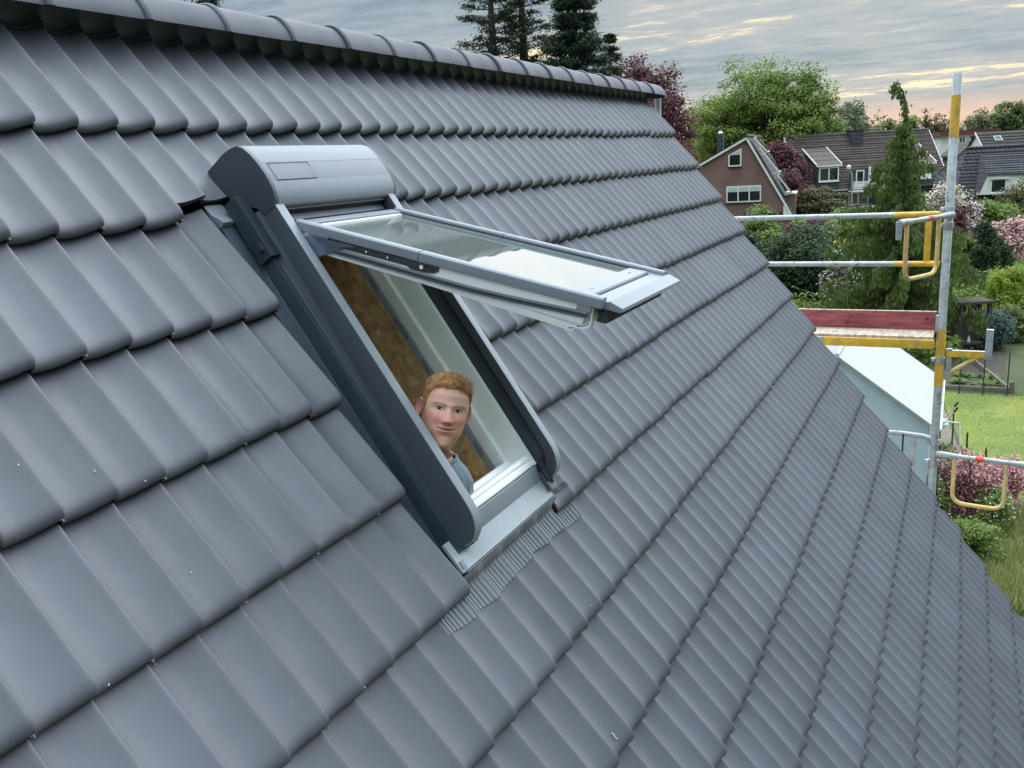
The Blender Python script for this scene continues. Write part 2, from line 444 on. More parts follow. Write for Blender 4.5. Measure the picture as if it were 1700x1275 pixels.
# ------------------------------------------------------------------ mesh builder
class MB:
    def __init__(self):
        self.v = []; self.f = []; self.mi = []

    def add(self, verts, faces, m=0):
        o = len(self.v)
        self.v += [tuple(p) for p in verts]
        self.f += [tuple(i + o for i in f) for f in faces]
        self.mi += [m] * len(faces)
        return self

    def box(self, x0, x1, y0, y1, z0, z1, m=0, mat=None):
        vs = [Vector(p) for p in ((x0, y0, z0), (x1, y0, z0), (x1, y1, z0), (x0, y1, z0), (x0, y0, z1), (x1, y0, z1), (x1, y1, z1), (x0, y1, z1))]
        if mat:
            vs = [mat @ p for p in vs]
        return self.add(vs, [(0, 3, 2, 1), (4, 5, 6, 7), (0, 1, 5, 4), (1, 2, 6, 5), (2, 3, 7, 6), (3, 0, 4, 7)], m)

    def prism(self, prof, a, b, m=0, mat=None):
        """closed profile extruded by vector b-a; prof = list of 3D points at a"""
        n = len(prof)
        off = Vector(b) - Vector(a)
        vs = [Vector(p) for p in prof] + [Vector(p) + off for p in prof]
        if mat:
            vs = [mat @ p for p in vs]
        fs = [(i, (i + 1) % n, (i + 1) % n + n, i + n) for i in range(n)]
        fs += [tuple(range(n - 1, -1, -1)), tuple(range(n, 2 * n))]
        return self.add(vs, fs, m)

    def tube(self, pts, rad, seg=10, m=0, cap=True, closed=False):
        pts = [Vector(p) for p in pts]
        n = len(pts)
        rads = rad if isinstance(rad, (list, tuple)) else [rad] * n
        up = None
        vs = []
        for i, p in enumerate(pts):
            t = (pts[min(i + 1, n - 1)] - pts[max(i - 1, 0)]).normalized()
            if up is None:
                up = t.orthogonal().normalized()
            up = (up - t * up.dot(t))
            up = up.normalized() if up.length > 1e-6 else t.orthogonal().normalized()
            w = t.cross(up)
            for k in range(seg):
                a = 2 * math.pi * k / seg
                vs.append(p + (up * math.cos(a) + w * math.sin(a)) * rads[i])
        fs = []
        for i in range(n - 1):
            for k in range(seg):
                k2 = (k + 1) % seg
                fs.append((i * seg + k, i * seg + k2, (i + 1) * seg + k2, (i + 1) * seg + k))
        if cap:
            fs.append(tuple(range(seg - 1, -1, -1)))
            fs.append(tuple((n - 1) * seg + k for k in range(seg)))
        return self.add(vs, fs, m)

    def grid(self, P, m=0, flip=False):
        """P: 2D list of points"""
        r, c = len(P), len(P[0])
        vs = [p for row in P for p in row]
        fs = []
        for i in range(r - 1):
            for j in range(c - 1):
                q = (i * c + j, i * c + j + 1, (i + 1) * c + j + 1, (i + 1) * c + j)
                fs.append(q[::-1] if flip else q)
        return self.add(vs, fs, m)

    def mesh(self, name, mats, smooth=None, bevel=0.0):
        me = bpy.data.meshes.new(name)
        me.from_pydata(self.v, [], self.f)
        for mt in mats:
            me.materials.append(mt)
        if len(mats) > 1:
            me.polygons.foreach_set('material_index', self.mi)
        if bevel:
            bm = bmesh.new(); bm.from_mesh(me)
            bmesh.ops.recalc_face_normals(bm, faces=bm.faces)
            ed = [e for e in bm.edges if len(e.link_faces) == 2 and e.calc_face_angle(0) > R(35)]
            bmesh.ops.bevel(bm, geom=ed, offset=bevel, segments=2, affect='EDGES', profile=0.7, clamp_overlap=True)
            bm.to_mesh(me); bm.free()
            smooth = smooth or 40
        if smooth:
            me.polygons.foreach_set('use_smooth', [True] * len(me.polygons))
            me.set_sharp_from_angle(angle=R(smooth))
        me.update()
        return me

    def build(self, name, mats, parent=None, smooth=None, bevel=0.0, recalc=True):
        if not isinstance(mats, (list, tuple)):
            mats = [mats]
        me = self.mesh(name, mats, smooth, bevel)
        if recalc and not bevel:
            bm = bmesh.new(); bm.from_mesh(me)
            bmesh.ops.recalc_face_normals(bm, faces=bm.faces)
            bm.to_mesh(me); bm.free()
        return link(name, me, parent)


def link(name, me, parent=None, mat=None):
    o = bpy.data.objects.new(name, me)
    COL.objects.link(o)
    if parent:
        o.parent = parent
    if mat is not None:
        o.matrix_basis = mat
    return o


def tag(o, label=None, cat=None, group=None, kind=None):
    if label: o['label'] = label
    if cat: o['category'] = cat
    if group: o['group'] = group
    if kind: o['kind'] = kind
    return o


def empty(name, loc=(0, 0, 0), rz=0.0, label=None, cat=None, group=None, mat=None):
    o = bpy.data.objects.new(name, None)
    o.empty_display_size = 0.2
    COL.objects.link(o)
    if mat is not None:
        o.matrix_basis = mat
    else:
        o.location = loc
        o.rotation_euler = (0, 0, rz)
    return tag(o, label, cat, group)


# ================================================================== GROUND
def ground():
    m, nt, p, out = new_mat('garden_ground')
    geo = N(nt, 'ShaderNodeNewGeometry')
    n1 = N(nt, 'ShaderNodeTexNoise', inp={'Scale': 0.35, 'Detail': 7.0, 'Roughness': 0.65})
    nt.links.new(geo.outputs['Position'], n1.inputs['Vector'])
    c = ramp(nt, n1.outputs[0], [(0.32, (0.045, 0.06, 0.022)), (0.5, (0.07, 0.095, 0.028)), (0.68, (0.11, 0.10, 0.055))])
    nt.links.new(c, p.inputs['Base Color']); p.inputs['Roughness'].default_value = 0.95
    b = MB().add([(-400, -600, 0), (900, -600, 0), (900, 600, 0), (-400, 600, 0)], [(0, 1, 2, 3)])
    tag(b.build('ground', m), kind='structure')

    m, nt, p, out = new_mat('mown_lawn')
    geo = N(nt, 'ShaderNodeNewGeometry')
    n1 = N(nt, 'ShaderNodeTexNoise', inp={'Scale': 0.55, 'Detail': 6.0, 'Roughness': 0.6})
    n2 = N(nt, 'ShaderNodeTexNoise', inp={'Scale': 9.0, 'Detail': 5.0, 'Roughness': 0.75})
    nt.links.new(geo.outputs['Position'], n1.inputs['Vector']); nt.links.new(geo.outputs['Position'], n2.inputs['Vector'])
    f = math_node(nt, 'ADD', math_node(nt, 'MULTIPLY', n1.outputs[0], 0.75), math_node(nt, 'MULTIPLY', n2.outputs[0], 0.25))
    c = ramp(nt, f, [(0.34, (0.085, 0.14, 0.02)), (0.5, (0.13, 0.18, 0.028)), (0.66, (0.21, 0.225, 0.045))])
    nt.links.new(c, p.inputs['Base Color']); p.inputs['Roughness'].default_value = 0.9
    pts = [(21.2, -2.3, .012), (21.6, -14, .012), (8.6, -14, .012), (9.5, -5.2, .012), (12.2, -3.45, .012), (15.5, -2.95, .012), (18.5, -2.6, .012)]
    tag(MB().add(pts, [tuple(range(len(pts)))]).build('lawn', m), kind='structure')
    # grass tufts on the lawn
    n = 26000
    X = rng.uniform(9, 21.4, n); Y = rng.uniform(-9.5, -2.4, n)
    keep = (Y < np.interp(X, [8.6, 9.5, 12.2, 15.5, 18.5, 21.4], [-7.5, -5.3, -3.5, -3.0, -2.65, -2.35]))
    X, Y = X[keep], Y[keep]; n = len(X)
    h = rng.uniform(.008, .026, n); a = rng.uniform(0, 2 * np.pi, n); w = rng.uniform(.006, .014, n)
    lean = rng.normal(0, .02, (n, 2))
    V = np.zeros((n, 3, 3))
    V[:, 0] = np.stack([X - w * np.cos(a), Y - w * np.sin(a), np.full(n, .012)], 1)
    V[:, 1] = np.stack([X + w * np.cos(a), Y + w * np.sin(a), np.full(n, .012)], 1)
    V[:, 2] = np.stack([X + lean[:, 0], Y + lean[:, 1], .012 + h], 1)
    g = leaves_obj('grass', V, leaf_mat('grass_blades', (0.085, 0.14, 0.02), (0.19, 0.21, 0.045), 0.8, 0.3))
    tag(g, 'short mown grass tufts on the sunlit back lawn', 'grass', kind='stuff')
    # gravel path beside shed
    pts = [(9.0, -2.45, .008), (9.2, -3.5, .008), (12.0, -3.3, .008), (15.5, -2.85, .008), (21.0, -2.25, .008), (21.0, -1.9, .008), (14, -2.3, .008)]
    tag(MB().add(pts, [tuple(range(len(pts)))]).build('path', M['path']), kind='structure')
    pts = [(21.75, -2.0, .02), (21.95, -4.1, .02), (27.8, -4.3, .02), (28.6, -2.2, .02)]
    tag(MB().add(pts, [(0, 1, 2, 3)]).build('ground_bed', M['soil']), kind='structure')


def leaves_obj(name, V, mat, parent=None):
    """V: (n,k,3) polygons of k corners"""
    n, k, _ = V.shape
    me = bpy.data.meshes.new(name)
    me.vertices.add(n * k); me.loops.add(n * k); me.polygons.add(n)
    me.vertices.foreach_set('co', V.reshape(-1).astype(np.float32))
    me.loops.foreach_set('vertex_index', np.arange(n * k, dtype=np.int32))
    me.polygons.foreach_set('loop_start', np.arange(0, n * k, k, dtype=np.int32))
    me.update(calc_edges=True)
    me.validate()
    me.materials.append(mat)
    return link(name, me, parent)


# ================================================================== OUR HOUSE
W = 0.14
G = 0.35868
TH = 0.050
house = empty('house', (0, 0, 0), label='house with the dark grey interlocking tile roof filling the foreground', cat='house')
ROOF_M = Matrix.Translation((0, 0, RIDGE_Z)) @ Matrix.Rotation(ROOF_A, 4, 'X')


def roof_deck():
    # underlay sheet with the window opening left out
    u0, u1, v0, v1 = -13.5, -0.06, -6.9, 0.2
    a0, a1, b0, b1 = -5.79, -5.09, -2.03, -0.70
    z = -0.105
    b = MB()
    for (x0, x1, y0, y1) in ((u0, a0, v0, v1), (a1, u1, v0, v1), (a0, a1, v0, b0), (a0, a1, b1, v1)):
        b.box(x0, x1, y0, y1, z - 0.03, z)
    o = b.build('roof', M['underlay'], house, recalc=False)
    o.matrix_basis = ROOF_M
    return o


roof = roof_deck()

PS = [0, .07, .15, .24, .33, .43, .53, .63, .72, .79, .85, .895, .925, .95, .97, .985, 1.0]
PH = [-.0250, -.0282, -.0306, -.0320, -.0322, -.0309, -.0278, -.0229, -.0172, -.0120, -.0068, -.0027, -.0007, 0, -.0014, -.0050, -.0130]


def wave_h(s):
    return float(np.interp(s, PS, PH))


_ws = np.linspace(0, 1, 200, endpoint=False)
_wh = np.interp(_ws, PS, PH)
_k = np.hanning(41); _k /= _k.sum()
_wsm = np.maximum(np.convolve(np.tile(_wh, 3), _k, 'same')[200:400], 0 * _wh - 1)


def wave_soft(s):
    return float(np.interp(s % 1.0, np.append(_ws, 1), np.append(_wsm, _wsm[0]))) + .003


def tile_mesh(name, waves, y_nose=0.0, cut=False, left_cut=0.0, wall_drop=0.045, top=None):
    b = MB()
    cols = []
    for w in range(waves):
        for s, h in zip(PS, PH):
            if w == 0 and s < left_cut:
                continue
            cols.append(((w - waves + s) * W, h))
    top = top or G + .055
    if cut:
        rows = [(top, 0, 0), (y_nose, 0, 0), (y_nose, -.018, 0), (y_nose + .002, -.03, 0)]
    else:
        rows = [(top, 0, 0), (top * .5, 0, 0), (.08, 0, 0), (.042, -.0002, 0), (.030, -.0012, 0), (.020, -.0034, 0), (.0125, -.0066, 0), (.007, -.0108, 0), (.003, -.0158, 0), (.0005, -.0215, 0), (0, -.027, 0), (.003, -.036, 0), (.035, -.036, 0)]
    P = []
    for (y, dz, _) in rows:
        P.append([(x, y, h - max(0, y) * TH / G + dz) for (x, h) in cols])
    b.grid(P, 0, flip=True)
    # side walls
    for ci, flip in ((0, False), (len(cols) - 1, True)):
        ring = [P[r][ci] for r in range(len(rows) - 1)]
        bot = [(p[0], p[1], min(p[2], -wall_drop - p[1] * TH / G)) for p in ring]
        b.grid([ring, bot], 0, flip=flip)
    if not cut:
        # storm clip at the lower right corner
        b.box(-.015, -.004, -.001, .004, -.031, -.023, 1)
        b.box(-.010, -.006, -.006, .0, -.027, -.0235, 1)
    me = b.mesh(name, [M['tile'], M['clip']], smooth=50)
    return me


def roof_tiles():
    full = tile_mesh('roof_tile', 2)
    half = tile_mesh('roof_tile_half', 1)
    cut2 = tile_mesh('roof_tile_cut', 2, .075, True)
    stub = tile_mesh('roof_tile_stub', 1, left_cut=.1, top=.115)
    verge = tile_mesh('roof_tile_verge', 1, wall_drop=.13)
    todo = []      # (mesh, col, k)
    for k in range(1, 20):
        todo.append((verge, 0, k))
        c = 1
        while c < 96:
            # window opening between columns 42 and 36
            if k == 2 and 36 <= c <= 41 and c % 2 == 1:
                todo.append((cut2, c, k))
            elif 3 <= k <= 5 and c == 35:
                todo.append((half, c, k))
            elif k == 6 and c == 35:
                todo.append((half, c, k)); todo.append((stub, 36, k))
            elif 3 <= k <= 6 and c in (37, 39):
                pass
            elif 3 <= k <= 6 and c == 41:
                todo.append((half, 42, k))
            else:
                todo.append((full, c, k))
            c += 2
    scored = []
    for me, c, k in todo:
        u, v = -c * W, -k * G
        p = roofpt(u - W, v + G * .5, 0)
        x, y, d = project(p)
        vis = d > 0.3 and -200 < x < 1900 and -200 < y < 1475
        scored.append((d if vis else 1e6 + abs(x), me, c, k, vis))
    scored.sort(key=lambda t: t[0])
    rest_v, rest_f = [], []
    for i, (d, me, c, k, vis) in enumerate(scored):
        jx, jy, jz = random.gauss(0, .0010), random.gauss(0, .0024), random.gauss(0, .0010)
        mat = Matrix.Translation((-c * W + jx, -k * G + jy, jz)) @ Matrix.Rotation(random.gauss(0, .0030), 4, 'Y') @ Matrix.Rotation(random.gauss(0, .0026), 4, 'X') @ Matrix.Rotation(random.gauss(0, .0022), 4, 'Z')
        if i < 300:
            link('roof_tile', me, roof, mat)
        else:
            rest_v.append((me, mat))
    bm = bmesh.new()
    for me, mat in rest_v:
        n0 = len(bm.verts)
        bm.from_mesh(me)
        bm.verts.ensure_lookup_table()
        for v in bm.verts[n0:]:
            v.co = mat @ v.co
    me = bpy.data.meshes.new('distant_roof_tiles')
    bm.to_mesh(me); bm.free()
    me.materials.append(M['tile']); me.materials.append(M['clip'])
    tag(link('distant_roof_tiles', me, roof), kind='stuff')


roof_tiles()


def flecks():
    def surf_pt(x, y):
        r = ray(x, y); ri = ROOF_M.inverted()
        o = ri @ CAM; d = (ri.to_3x3() @ r)
        t = (-.012 - o.z) / d.z
        q = o + d * t
        k = math.ceil(-q.y / G)
        return Vector((q.x, q.y, wave_h((q.x / W) % 1.0) - (q.y + k * G) * TH / G + .0012))
    b = MB()
    pts = [surf_pt(x, y) for x, y in ((1024.5, 1212), (1026, 1215), (1028, 1215.5), (1029, 1219), (1031, 1222), (1033, 1223))]
    b.tube(pts, .0016, 5)
    b.build('lime_streak', M['house_white'], roof, smooth=60)
    b = MB()
    for x, y in ((986, 1003), (744, 1113), (613, 1138), (530, 1219), (187, 1133), (160, 781), (36, 767), (247, 795), (282, 1086), (642, 950), (424, 986), (330, 942)):
        q = surf_pt(x, y); a = random.uniform(0, 3)
        dx, dy = math.cos(a) * .004, math.sin(a) * .004
        b.tube([q, q + Vector((dx, dy, .0006))], .0013, 5)
    o = b.build('lime_fleck', M['house_white'], roof)
    o['kind'] = 'stuff'


flecks()


def ridge():
    # pleated ridge roll lying over the top course
    b = MB()
    us = np.arange(-9.0, 0.02, W / 24)
    P = []
    for t in range(7):
        row = []
        for i, u in enumerate(us):
            s = (u / W) % 1.0
            h = wave_soft(s)
            pl = (0.0016 if i % 2 else -0.0016) * (1 if t < 3 else 0.2)
            if t == 0: row.append((u, .046, -.0505 + h + .002 + pl))
            elif t == 1: row.append((u, .047, -.0505 + h + .005 + pl))
            elif t == 2: row.append((u, .060, -.0515 + h + .006 + pl))
            elif t == 3: row.append((u, .085, -.036 + h * .75))
            elif t == 4: row.append((u, .108, -.008 + h * .35))
            elif t == 5: row.append((u, .128, .012))
            else: row.append((u, .16, .034))
        P.append(row)
    b.grid(P)
    b.build('ridge_roll', M['ridge_roll'], roof, smooth=50)
    # ridge tile: half barrel with a collar at its near end; local x along the ridge
    L = .395
    b = MB()
    def ring(x, k):
        pts = []
        for yy, zz in ((-.108, .010), (-.098, .031), (-.085, .051), (-.069, .069), (-.052, .084), (-.033, .0945), (-.016, .0985), (0, .100)):
            pts.append((x, yy * k, zz * k))
        pts += [(x, -q[1], q[2]) for q in pts[-2::-1]]
        pts = [(x, -.110 * k, -.004)] + pts + [(x, .110 * k, -.004)]
        return pts
    xs = [(0, .97), (.0, 1.05), (.006, 1.09), (.016, 1.10), (.026, 1.08), (.031, 1.035), (.034, 1.02), (L * .5, .995), (L, .965)]
    b.grid([ring(x, k) for x, k in xs], 0)
    # small thickness at near end
    b.grid([ring(0, .97), ring(.004, .90), ring(.05, .88)], 0)
    me = b.mesh('ridge_tile', [M['ridge_tile']], smooth=40)
    # ridge axis in world: y = .085, z = ridge + .03 ; roof-local transform keeps it upright
    inv = ROOF_M.inverted()
    for k in range(20):
        u = -.093 - .373 * k - .02
        mat = inv @ Matrix.Translation((u, .082 + random.gauss(0, .002), RIDGE_Z + .054 + random.gauss(0, .0015))) @ Matrix.Rotation(random.gauss(0, .004), 4, 'Z')
        link('ridge_tile', me, roof, mat)
    # end plate under the last ridge tile
    b = MB()
    pr = [(.30, -.10, 0), (.30, -.10, .03)] + [(.30, -math.cos(math.pi * i / 8) * .09, .03 + math.sin(math.pi * i / 8) * .085) for i in range(9)] + [(.30, .10, 0)]
    b.prism(pr, (0, 0, 0), (-.02, 0, 0))
    o = b.build('ridge_end_cap', M['ridge_roll'], roof)
    o.matrix_basis = inv @ Matrix.Translation((-.02, .082, RIDGE_Z + .03))


ridge()


def house_body():
    # other slope, gable walls, floor
    yr = .085
    eave = roofpt(0, -6.75, -.14)
    ey, ez = eave.y, eave.z
    top = RIDGE_Z + .02
    b = MB()
    for x0, x1 in ((-.30, -.10), (-13.3, -13.1)):
        b.prism([(x0, ey + .35, 0), (x0, -2 * 0 + (yr - (ey - yr)) - .35, 0), (x0, (yr - (ey - yr)) - .35, ez + .25), (x0, yr, top - .12), (x0, ey + .35, ez + .3)], (0, 0, 0), (x1 - x0, 0, 0))
    b.box(-13.1, -.3, ey + .35, ey + .6, 0, ez + .2)
    b.box(-13.1, -.3, (yr - (ey - yr)) - .6, (yr - (ey - yr)) - .35, 0, ez + .2)
    b.build('wall', M['render_wall'], house)
    b = MB()
    yo = yr - (ey - yr)
    b.prism([(-13.5, yr + .02, top), (-13.5, yo, ez), (-13.5, yo, ez - .05), (-13.5, yr + .02, top - .07)], (0, 0, 0), (13.45, 0, 0))
    b.build('rear_roof_slope', M['dark_roof'], house)
    b = MB()
    b.box(-13.1, -.3, -1.95, yo - 1.7, 4.75, 4.86)
    b.build('attic_floor', M['interior'], house)


house_body()

# ================================================================== ROOF WINDOW
TILT = math.atan(.032)
WIN_M = ROOF_M @ Matrix.Translation((-5.44, -.785, 0)) @ Matrix.Rotation(TILT, 4, 'X')
win = empty('roof_window', mat=WIN_M, label='open grey roof window with white sash and roller shutter box set in the tiles', cat='roof window')


def rail_profile(x):
    pts = [(x, .02, .055), (x, .02, .115), (x, -1.05, .115)]
    for i in range(9):
        a = math.pi / 2 * (1 - i / 8)
        pts.append((x, -1.13 - .112 * math.cos(a), .040 + .075 * math.sin(a)))
    pts += [(x, -1.240, .02), (x, -1.22, .012), (x, -1.19, .022), (x, -.9, .03), (x, -.45, .042)]
    return pts


def window():
    w = win
    # guide rails
    for x0, x1 in ((-.34, -.303), (.298, .333)):
        b = MB(); b.prism(rail_profile(x0), (0, 0, 0), (x1 - x0, 0, 0))
        r = b.build('guide_rail', M['rail'], w, bevel=.003)
        prof_ = rail_profile(x0 - .001)[1:13]
        b = MB()
        out_ = [(p[0], p[1] - (.003 if p[1] < -1.1 else 0) * 1.0, p[2] + .0032 * max(0, min(1, (p[2] - .035) / .06))) for p in prof_]
        b.prism(out_ + prof_[::-1], (0, 0, 0), (x1 - x0 + .002, 0, 0))
        b.build('rail_cover', M['rail_cover'], r, bevel=.001)
        b = MB()
        # groove and brush strip on the inner face
        xi = x1 + .001 if x0 < 0 else x0 - .001
        s = .004 if x0 < 0 else -.004
        b.prism([(xi, 0, .074), (xi, 0, .082), (xi, -1.08, .082), (xi, -1.15, .075), (xi, -1.19, .055), (xi, -1.18, .05), (xi, -1.14, .068), (xi, -1.08, .074)], (0, 0, 0), (s, 0, 0))
        b.build('brush_strip', M['black'], r)
        b = MB()
        b.box(min(xi - s * .0, xi + s * .6), max(xi, xi + s * .6), -1.16, 0, .034, .072)
        b.build('inner_lining', M['navy'], r)
    # side cladding below the rails (stepped)
    for sgn in (-1, 1):
        X = lambda a: sgn * a
        pr = [(X(.330), 0, .05), (X(.345), 0, .012), (X(.366), 0, .010), (X(.372), 0, -.040), (X(.430), 0, -.046), (X(.430), 0, -.058), (X(.29), 0, -.058), (X(.29), 0, .03), (X(.296), 0, .05)]
        pr = [(p[0], .03, p[2]) for p in pr]
        b = MB(); b.prism(pr, (0, 0, 0), (0, -1.28, 0))
        b.build('side_flashing', M['navy'], w, bevel=.002)
        b = MB(); b.box(min(X(.340), X(.385)), max(X(.340), X(.385)), -.13, .10, -.03, .03)
        b.box(min(X(.375), X(.392)), max(X(.375), X(.392)), -.10, -.075, .0, .02)
        b.build('corner_block', M['navy'], w, bevel=.002)
    # head flashing above the box, lying to the tiles
    b = MB(); b.box(-.435, .42, -.02, .30, -.098, -.088); b.build('head_flashing', M['navy'], w)
    b = MB()
    pr = [(-.432, .13, -.06), (-.432, .085, -.05), (-.432, .055, -.03), (-.432, .04, -.026), (-.432, .03, -.05), (-.432, .05, -.07)]
    b.prism(pr, (0, 0, 0), (.085, 0, 0)); b.build('foam_wedge', M['alu_mid'], w, bevel=.006)
    # fixed frame, white inside
    for sgn in (-1, 1):
        X = lambda a: sgn * a
        pr = [(.292, .022), (.285, .030), (.268, .030), (.266, .022), (.266, -.062), (.252, -.069), (.252, -.116), (.292, -.116)]
        b = MB(); b.prism([(X(a), .0, c) for a, c in pr], (0, 0, 0), (0, -1.17, 0))
        b.build('frame_side', M['white'], w, bevel=.002)
        b = MB(); b.prism([(X(a), .0, c) for a, c in [(.297, -.03), (.2935, -.03), (.2935, .034), (.2985, .034)]], (0, 0, 0), (0, -1.19, 0))
        b.build('frame_gasket', M['black'], w)
    b = MB(); b.prism([(-.266, -1.17, .018), (-.266, -1.125, .018), (-.266, -1.12, .010), (-.266, -1.12, -.05), (-.266, -1.10, -.058), (-.266, -1.10, -.116), (-.266, -1.17, -.116)], (0, 0, 0), (.532, 0, 0))
    b.build('frame_bottom', M['white'], w, bevel=.003)
    b = MB(); b.box(-.27, .29, -1.166, -1.150, .018, .026); b.box(-.27, .27, -1.138, -1.132, .018, .024); b.build('frame_bottom_rebate', M['white'], w, bevel=.002)
    b = MB()
    for x in (.21, .235):
        b.tube([(x, -1.135, .019), (x, -1.135, .023)], .007, 12)
    b.tube([(.253, -1.02, -.088), (.249, -1.02, -.088)], .010, 14); b.tube([(.253, -1.075, -.085), (.249, -1.075, -.085)], .008, 14)
    b.build('screw_cap', M['white'], w, smooth=40)
    b = MB(); b.box(-.266, .266, -.06, 0, -.168, .02); b.build('frame_top', M['white'], w, bevel=.003)
    # dark profiles under the shutter box
    b = MB()
    for i, (y0, y1, c0, c1) in enumerate(((-.012, .06, .07, .10), (-.03, .05, .045, .066), (-.045, .05, .022, .041))):
        b.box(-.30, .30, y0, y1, c0, c1, 0)
    b.build('head_profile', [M['black']], w, bevel=.002)
    b = MB(); b.box(-.30, .30, -.034, -.005, .0665, .0695); b.box(-.30, .30, -.05, -.02, .0415, .0445); b.build('head_trim', M['alu_mid'], w)
    # bottom cladding bar and sill plate
    b = MB(); b.prism([(-.30, -1.172, .022), (-.30, -1.176, .026), (-.30, -1.19, .022), (-.30, -1.232, .004), (-.30, -1.232, -.03), (-.30, -1.172, -.03)], (0, 0, 0), (.60, 0, 0))
    b.build('bottom_cladding', M['alu_grey'], w, bevel=.002)
    b = MB(); b.prism([(-.40, -1.20, .000), (-.40, -1.302, .008), (-.40, -1.305, .011), (-.40, -1.309, .008), (-.40, -1.310, -.004), (-.40, -1.20, -.012)], (0, 0, 0), (.70, 0, 0))
    sp = b.build('sill_plate', M['sill_plate'], w, bevel=.0015)
    b = MB()
    for d in (-1.3125, -1.3195):
        b.tube([(-.385, d, .010 - (-1.3125 - d) * .4), (.31, d, .010 - (-1.3125 - d) * .4)], .0032, 8)
    b.build('sill_seam', M['gasket'], sp, smooth=60)
    b = MB(); b.box(-.392, -.372, -1.300, -1.27, .006, .013); b.build('sealing_pad', M['alu_grey'], sp, bevel=.002)
    # corner bracket on the right
    b = MB(); b.box(.285, .335, -1.285, -1.19, .0, .024); b.box(.29, .31, -1.25, -1.20, .0243, .036); b.box(.315, .33, -1.265, -1.225, .0243, .034)
    b.build('corner_bracket', M['gasket'], w, bevel=.002)
    b = MB(); b.box(.275, .318, -1.20, -1.166, -.03, .028); b.build('corner_block', M['black'], w, bevel=.003)
    b = MB(); b.box(-.34, -.312, -1.232, -1.215, -.008, .014); b.build('brush_strip', M['black'], w)
    # reveal: foil tape, wood fibre insulation boards
    ou = .262
    for sgn in (-1, 1):
        X = lambda a: sgn * a
        b = MB(); b.box(min(X(.247), X(.262)), max(X(.247), X(.262)), -1.16, .05, -.148, -.117)
        b.build('foil_tape', M['foil'], w, bevel=.002)
        nx, ny = 72, 14
        P = []
        for i in range(nx + 1):
            row = []
            for j in range(ny + 1):
                y = .10 - 1.28 * i / nx
                c = -.149 - .150 * j / ny + random.gauss(0, .0012)
                if j == ny: c += random.gauss(0, .004)
                row.append((X(.244 + random.gauss(0, .0016)), y, c))
            P.append(row)
        b = MB(); b.grid(P, 0)
        b.grid([[p for p in (r[0], (X(.40), r[0][1], r[0][2]))] for r in P]); b.grid([[p for p in (r[-1], (X(.40), r[-1][1], r[-1][2]))] for r in P])
        b.build('insulation_board', M['woodfibre'], w, smooth=80, recalc=True)
        b = MB(); b.box(min(X(.255), X(.41)), max(X(.255), X(.41)), -1.3, .12, -.34, -.305); b.build('reveal_lath', M['interior'], w)
    b = MB(); b.box(-.24, .24, -1.30, -1.10, -.30, -.117); b.build('insulation_board', M['woodfibre'], w)
    b = MB(); b.box(-.40, .40, 0, .2, -.34, -.17); b.build('insulation_board', M['woodfibre'], w)
    # printing on the foil tape of the right reveal
    for i, txt in enumerate(('UNITE UV', 'TACO', 'UNITE UV', 'TACO', 'UNITE UV', 'TACO')):
        cu = bpy.data.curves.new('tape_lettering', 'FONT')
        cu.body = txt; cu.size = .022; cu.align_x = 'LEFT'; cu.align_y = 'CENTER'
        tmp = bpy.data.objects.new('tmp_text', cu); COL.objects.link(tmp)
        dg = bpy.context.evaluated_depsgraph_get()
        me = bpy.data.meshes.new_from_object(tmp.evaluated_get(dg))
        bpy.data.objects.remove(tmp)
        me.materials.clear(); me.materials.append(M['ink'])
        o = link('tape_lettering', me, w)
        # text x runs down the slope, text y points inwards (towards the frame)
        mt = Matrix(((0, 0, -1, .2455), (-1, 0, 0, -.02 - .19 * i), (0, 1, 0, -.133), (0, 0, 0, 1)))
        o.matrix_basis = mt
    # shutter box
    prof = [(.243, -.03), (.247, .043), (.241, .085), (.23, .113), (.21, .129), (.178, .140), (.14, .1465), (.097, .149), (.068, .1475), (.038, .142), (.016, .132), (0, .118), (-.003, .112), (0, .06), (.038, .045), (.1, -.018)]
    def seg(p0, p1, name, mat, x0=-.325, x1=.338, out=0.0, thick=.006, parent=w, bev=.0012):
        pts = prof[p0:p1 + 1]
        b = MB()
        cx, cy = .12, .04
        outer = [(y + (y - cx) * out, c + (c - cy) * out) for y, c in pts]
        inner = [(y + (cx - y) * thick / .1, c + (cy - c) * thick / .1) for y, c in pts]
        pr = [(x0, y, c) for y, c in outer] + [(x0, y, c) for y, c in inner[::-1]]
        b.prism(pr, (0, 0, 0), (x1 - x0, 0, 0))
        return b.build(name, mat, parent, bevel=bev)
    box = seg(1, 6, 'shutter_box', M['alu_grey'])
    box2 = seg(6, 8, 'box_middle_strip', M['alu_mid'], out=-.004)
    seg(8, 13, 'box_lower_strip', M['alu_grey'])
    # solar panel with dark edges on the middle strip
    def onprof(y):
        ys = [p[0] for p in prof[6:9]][::-1]; cs = [p[1] for p in prof[6:9]][::-1]
        return float(np.interp(y, ys, cs))
    b = MB()
    pts = [(y, onprof(y)) for y in (.134, .115, .097, .083, .0725)]
    b.grid([[(x, y, c + .0015) for y, c in pts] for x in (-.30, -.105)])
    b.build('solar_panel', M['solar'], box2, smooth=60)
    b = MB()
    b.box(-.30, -.10, .1345, .1365, .1452, .1492); b.box(-.30, -.10, .0705, .0725, .1465, .1500)
    b.grid([[(x, y, c + .0026) for y, c in pts] for x in (-.1045, -.0995)])
    b.build('panel_edge', M['black'], box2)
    b = MB(); b.grid([[(x, y, c + .003) for y, c in pts[1:]] for x in (-.109, -.1055)]); b.build('panel_bright_edge', M['sheet_white'], box2)
